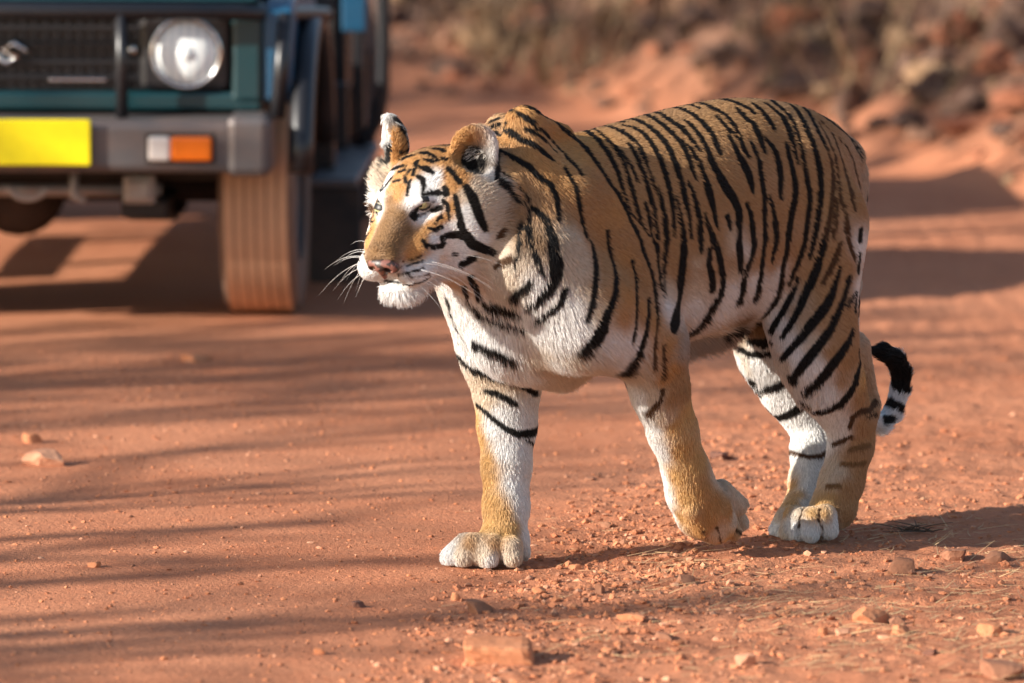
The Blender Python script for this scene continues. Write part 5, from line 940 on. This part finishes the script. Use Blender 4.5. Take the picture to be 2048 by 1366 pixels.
# dry straw, thickest on the right
m_straw = mat_plain('straw', (.64, .42, .21), .8, 0, (.48, .26, .13), 30, .7)
g = np.random.default_rng(5); V, Fs = [], []
def blade(x, y, L, a, lift, w):
    z = float(ground_z(x, y)) + .003; p = np.array((x, y, z)); d = np.array((math.cos(a), math.sin(a), lift)); b = g.normal(0, .25)
    side = np.array((-math.sin(a), math.cos(a), .3)) * w; k = len(V)
    for i, t in enumerate((0, .5, 1)):
        q = p + d * L * t + np.array((-math.sin(a), math.cos(a), 0)) * b * L * t * t; ww = side * (1 - .8 * t); V.extend([q - ww, q + ww])
    Fs.extend([(k, k + 1, k + 3, k + 2), (k + 2, k + 3, k + 5, k + 4)])
CL = [(.78, 12.55), (.95, 12.75), (.60, 12.35), (.98, 12.3), (.85, 12.0), (.45, 12.55), (.78, 13.4), (.95, 13.15), (.7, 12.2), (.55, 11.95), (.15, 12.0), (.35, 12.9), (.9, 11.8)]
for cx, cy in CL:
    for _ in range(80):
        blade(g.normal(cx, .10), g.normal(cy, .15), g.uniform(.02, .09), g.uniform(0, 6.28), abs(g.normal(0, .16)), g.uniform(.0007, .0015))
for _ in range(800):
    x, y = g.uniform(-.3, 1.2), g.uniform(11.6, 13.9)
    if g.random() < np.clip((x + .2) / 1.0, 0, 1): blade(x, y, g.uniform(.012, .06), g.uniform(0, 6.28), abs(g.normal(0, .1)), g.uniform(.0006, .0011))
straw = mesh_obj('straw', V, Fs, m_straw, None, False); tag(straw, 'dry straw and grass litter scattered over the gravel', 'straw', None, 'stuff')
# dry twig tuft behind the hind paws
m_twig = mat_plain('twig', (.085, .055, .035), .9)
tx, ty = on_ground(1835, 1066); tuft = empty('dry_twig_tuft', (tx, ty, float(ground_z(tx, ty)))); tag(tuft, 'tuft of thin dry twigs lying on the ground behind the hind paws', 'twigs')
for k in range(15):
    a, L_, up = g.uniform(0, 6.28), g.uniform(.03, .11), g.uniform(.1, .8); bm = bmesh.new()
    tube(bm, [(g.normal(0, .02) * 0 + math.cos(a) * L_ * t + (k % 5 - 2) * .016, math.sin(a) * L_ * t * .6, .003 + up * L_ * .5 * t * (1.3 - .5 * t)) for t in np.linspace(0, 1, 5)], [.0016, .0014, .0012, .0009, .0004], 5); bm_obj('twig', bm, m_twig, tuft, True)
# ------------------------------------------------------------------ rubble bank behind
def bank_d(x, y): return np.clip(bank_h(x, y) * 5, 0, 1)
M_BK = [stone_mat('bank_stone', (.15, .078, .05), (.30, .155, .095)), stone_mat('bank_clay', (.22, .08, .045), (.36, .145, .08)), stone_mat('bank_shale', (.07, .045, .034), (.18, .10, .07)), stone_mat('dry_litter', (.20, .12, .068), (.33, .205, .12))]
clods('rubble', 6500, (-2.8, 3.0), (20.5, 34), .025, .12, [M_BK[0], M_BK[2], M_BK[1], M_BK[2], M_BK[3]], bank_d, 8, 'blurred rubble and litter covering the bank behind the track', 2, .7)
gb = np.random.default_rng(12); nb_ = 0
while nb_ < 55:
    x, y = gb.uniform(-2.3, 2.7), gb.uniform(23.2, 33)
    if bank_h(np.array(x), np.array(y)) < .03: continue
    s = gb.uniform(.05, .12); o = link(bpy.data.objects.new('boulder', rock_mesh('boulder', s, s * .8, s * gb.uniform(.55, .85), 300 + nb_)))
    o.data.materials.append(M_BK[int(gb.choice([0, 1, 2, 2]))]); o.location = (x, y, float(ground_z(x, y)) + s * .2); o.rotation_euler = (0, 0, gb.uniform(0, 6.28))
    tag(o, 'blurred reddish boulder on the rubble bank behind the track', 'boulder', 'boulders on the bank'); nb_ += 1
# dry grass tussocks on the bank
m_dry = mat_plain('dry_grass', (.25, .16, .085), .85, 0, (.12, .075, .04), 8, .6)
V, Fs = [], []
for _ in range(150):
    cx, cy = g.uniform(-2.4, 2.6), g.uniform(22, 33)
    if bank_h(np.array(cx), np.array(cy)) < .08: continue
    for _ in range(38): blade(g.normal(cx, .12), g.normal(cy, .12), g.uniform(.1, .32), g.uniform(0, 6.28), g.uniform(.6, 2.2), g.uniform(.003, .007))
tus = mesh_obj('dry_grass', V, Fs, m_dry, None, False); tag(tus, 'blurred dry grass growing over the rubble bank', 'grass', None, 'stuff')
# ------------------------------------------------------------------ bare trees upsun of the track: their trunks draw the shadow streaks
m_bark = mat_plain('bark', (.16, .11, .075), .95, 0, (.07, .05, .035), 5, .7, .02)
SD = SH / np.linalg.norm(SH); TANE = math.tan(SUN_EL)
def tree(px, py, D, tip_px, rad, lab, crown=0, spread=1.0):
    """a tree whose trunk shadow runs along the ground through (px,py) and ends near column tip_px"""
    x, y = on_ground(px, py); bx_, by_ = x - SD[0] * D, y - SD[1] * D
    tipx = (tip_px - 1024) / 1000; H_ = (tipx - bx_) / SD[0] * TANE
    t = empty('bare_tree', (bx_, by_, float(ground_z(bx_, by_)) - .05)); tag(t, lab, 'tree', 'trees beside the track')
    r = random.Random(int(px + py)); bm = bmesh.new(); z = np.linspace(0, H_, 12)
    ph = r.uniform(0, 6); tube(bm, [(.05 * math.sin(ph + q * .8), .05 * math.cos(ph * 2 + q * .7), q) for q in z], [rad * (1 - .75 * q / H_) for q in z], 10)
    bm_obj('trunk', bm, m_bark, t, True); bm = bmesh.new()
    for k in range(10):
        z0 = H_ * r.uniform(.55, .97); a = r.uniform(0, 6.28); L_ = r.uniform(.6, 1.6) * spread; p = Vector((0, 0, z0)); pts_ = [p.copy()]
        d = Vector((math.cos(a), math.sin(a), r.uniform(.3, 1.0))).normalized()
        for i in range(5): d = (d + Vector((r.gauss(0, .2), r.gauss(0, .2), r.gauss(.05, .15)))).normalized(); p = p + d * L_ / 5; pts_.append(p.copy())
        tube(bm, pts_, [rad * .35 * (1 - .16 * i) for i in range(6)], 6)
        for q in pts_[2:]:
            e = Vector((r.gauss(0, 1), r.gauss(0, 1), r.gauss(.3, .6))).normalized() * r.uniform(.2, .5); tube(bm, [q, q + e * .5 + Vector((0, 0, .03)), q + e], [rad * .14, rad * .1, rad * .04], 5)
    bm_obj('crown', bm, m_bark, t, True)
    if crown:
        gg = np.random.default_rng(int(px)); n = crown; c = gg.normal(0, 1, (n, 3)); c /= np.linalg.norm(c, axis=1)[:, None]; c *= (gg.random(n) ** .4)[:, None] * np.array((1.5, 1.5, .8)) * spread; c[:, 2] += H_ + .1
        u_ = gg.normal(0, 1, (n, 3)); u_ /= np.linalg.norm(u_, axis=1)[:, None]; w_ = np.cross(u_, gg.normal(0, 1, (n, 3))); w_ /= np.linalg.norm(w_, axis=1)[:, None]
        Pq = np.stack([c - u_ * .09, c + w_ * .035, c + u_ * .09, c - w_ * .035], 1).reshape(-1, 3)
        mesh_obj('foliage', Pq, np.arange(n * 4).reshape(-1, 4), m_leaf, t, False)
def leafy(bx_, by_, H_, lab):  # unseen tree, added so its leaves dapple the bank with shade
    t = empty('unseen_shade_tree', (bx_, by_, float(ground_z(bx_, by_)) - .05)); tag(t, lab, 'tree', 'trees beside the track'); gg = np.random.default_rng(int(bx_ * -100))
    bm = bmesh.new(); tube(bm, [(.06 * math.sin(q), .05 * math.cos(q * 1.3), q) for q in np.linspace(0, H_, 9)], [.13 * (1 - .07 * i) for i in range(9)], 10); bm_obj('trunk', bm, m_bark, t, True)
    n = 1100; k = gg.normal(0, 1, (26, 3)) * np.array((1.1, 1.1, .55)); c = k[gg.integers(0, 26, n)] + gg.normal(0, .22, (n, 3)); c[:, 2] += H_ + .2
    u_ = gg.normal(0, 1, (n, 3)); u_ /= np.linalg.norm(u_, axis=1)[:, None]; w_ = np.cross(u_, gg.normal(0, 1, (n, 3))); w_ /= np.linalg.norm(w_, axis=1)[:, None]
    mesh_obj('crown', np.stack([c - u_ * .12, c + w_ * .05, c + u_ * .12, c - w_ * .05], 1).reshape(-1, 3), np.arange(n * 4).reshape(-1, 4), m_leaf, t, False)
m_leaf = mat_plain('leaf', (.075, .085, .03), .7, 0, (.14, .10, .04), 3, .6)
tree(308, 993, 9.5, 720, 0.068, 'slim bare tree standing to the left before the track, leftmost of its row')
tree(320, 1056, 11, 800, 0.115, 'bare tree with a stout trunk left of the track')
tree(450, 1147, 12, 790, 0.108, 'bare tree left of the track nearest the camera side')
tree(330, 1248, 10, 700, 0.074, 'thin bare tree left of the track')
tree(250, 1320, 12, 620, 0.081, 'thin leaning bare tree behind the camera to the left')
tree(480, 900, 13, 860, 0.068, 'slim bare tree further along the left of the track')
tree(300, 850, 12, 760, 0.054, 'bare sapling along the left of the track')
tree(350, 745, 14, 650, 0.149, 'leafy crowned tree left of the track', 600, .8)
for bx0, by0, hh0, lab in ((-11.6, 21.5, 4.6, 'unseen leafy tree added to shade the bank, nearest the jeep'), (-10.1, 18.3, 5.3, 'unseen leafy tree with a low crown added to shade the bank'), (-13.0, 23.7, 5.6, 'unseen tall leafy tree added to shade the bank')):
    leafy(bx0, by0, hh0, lab)
tree(1300, 1225, 13, 1750, 0.068, 'slim bare tree far to the left of the camera')
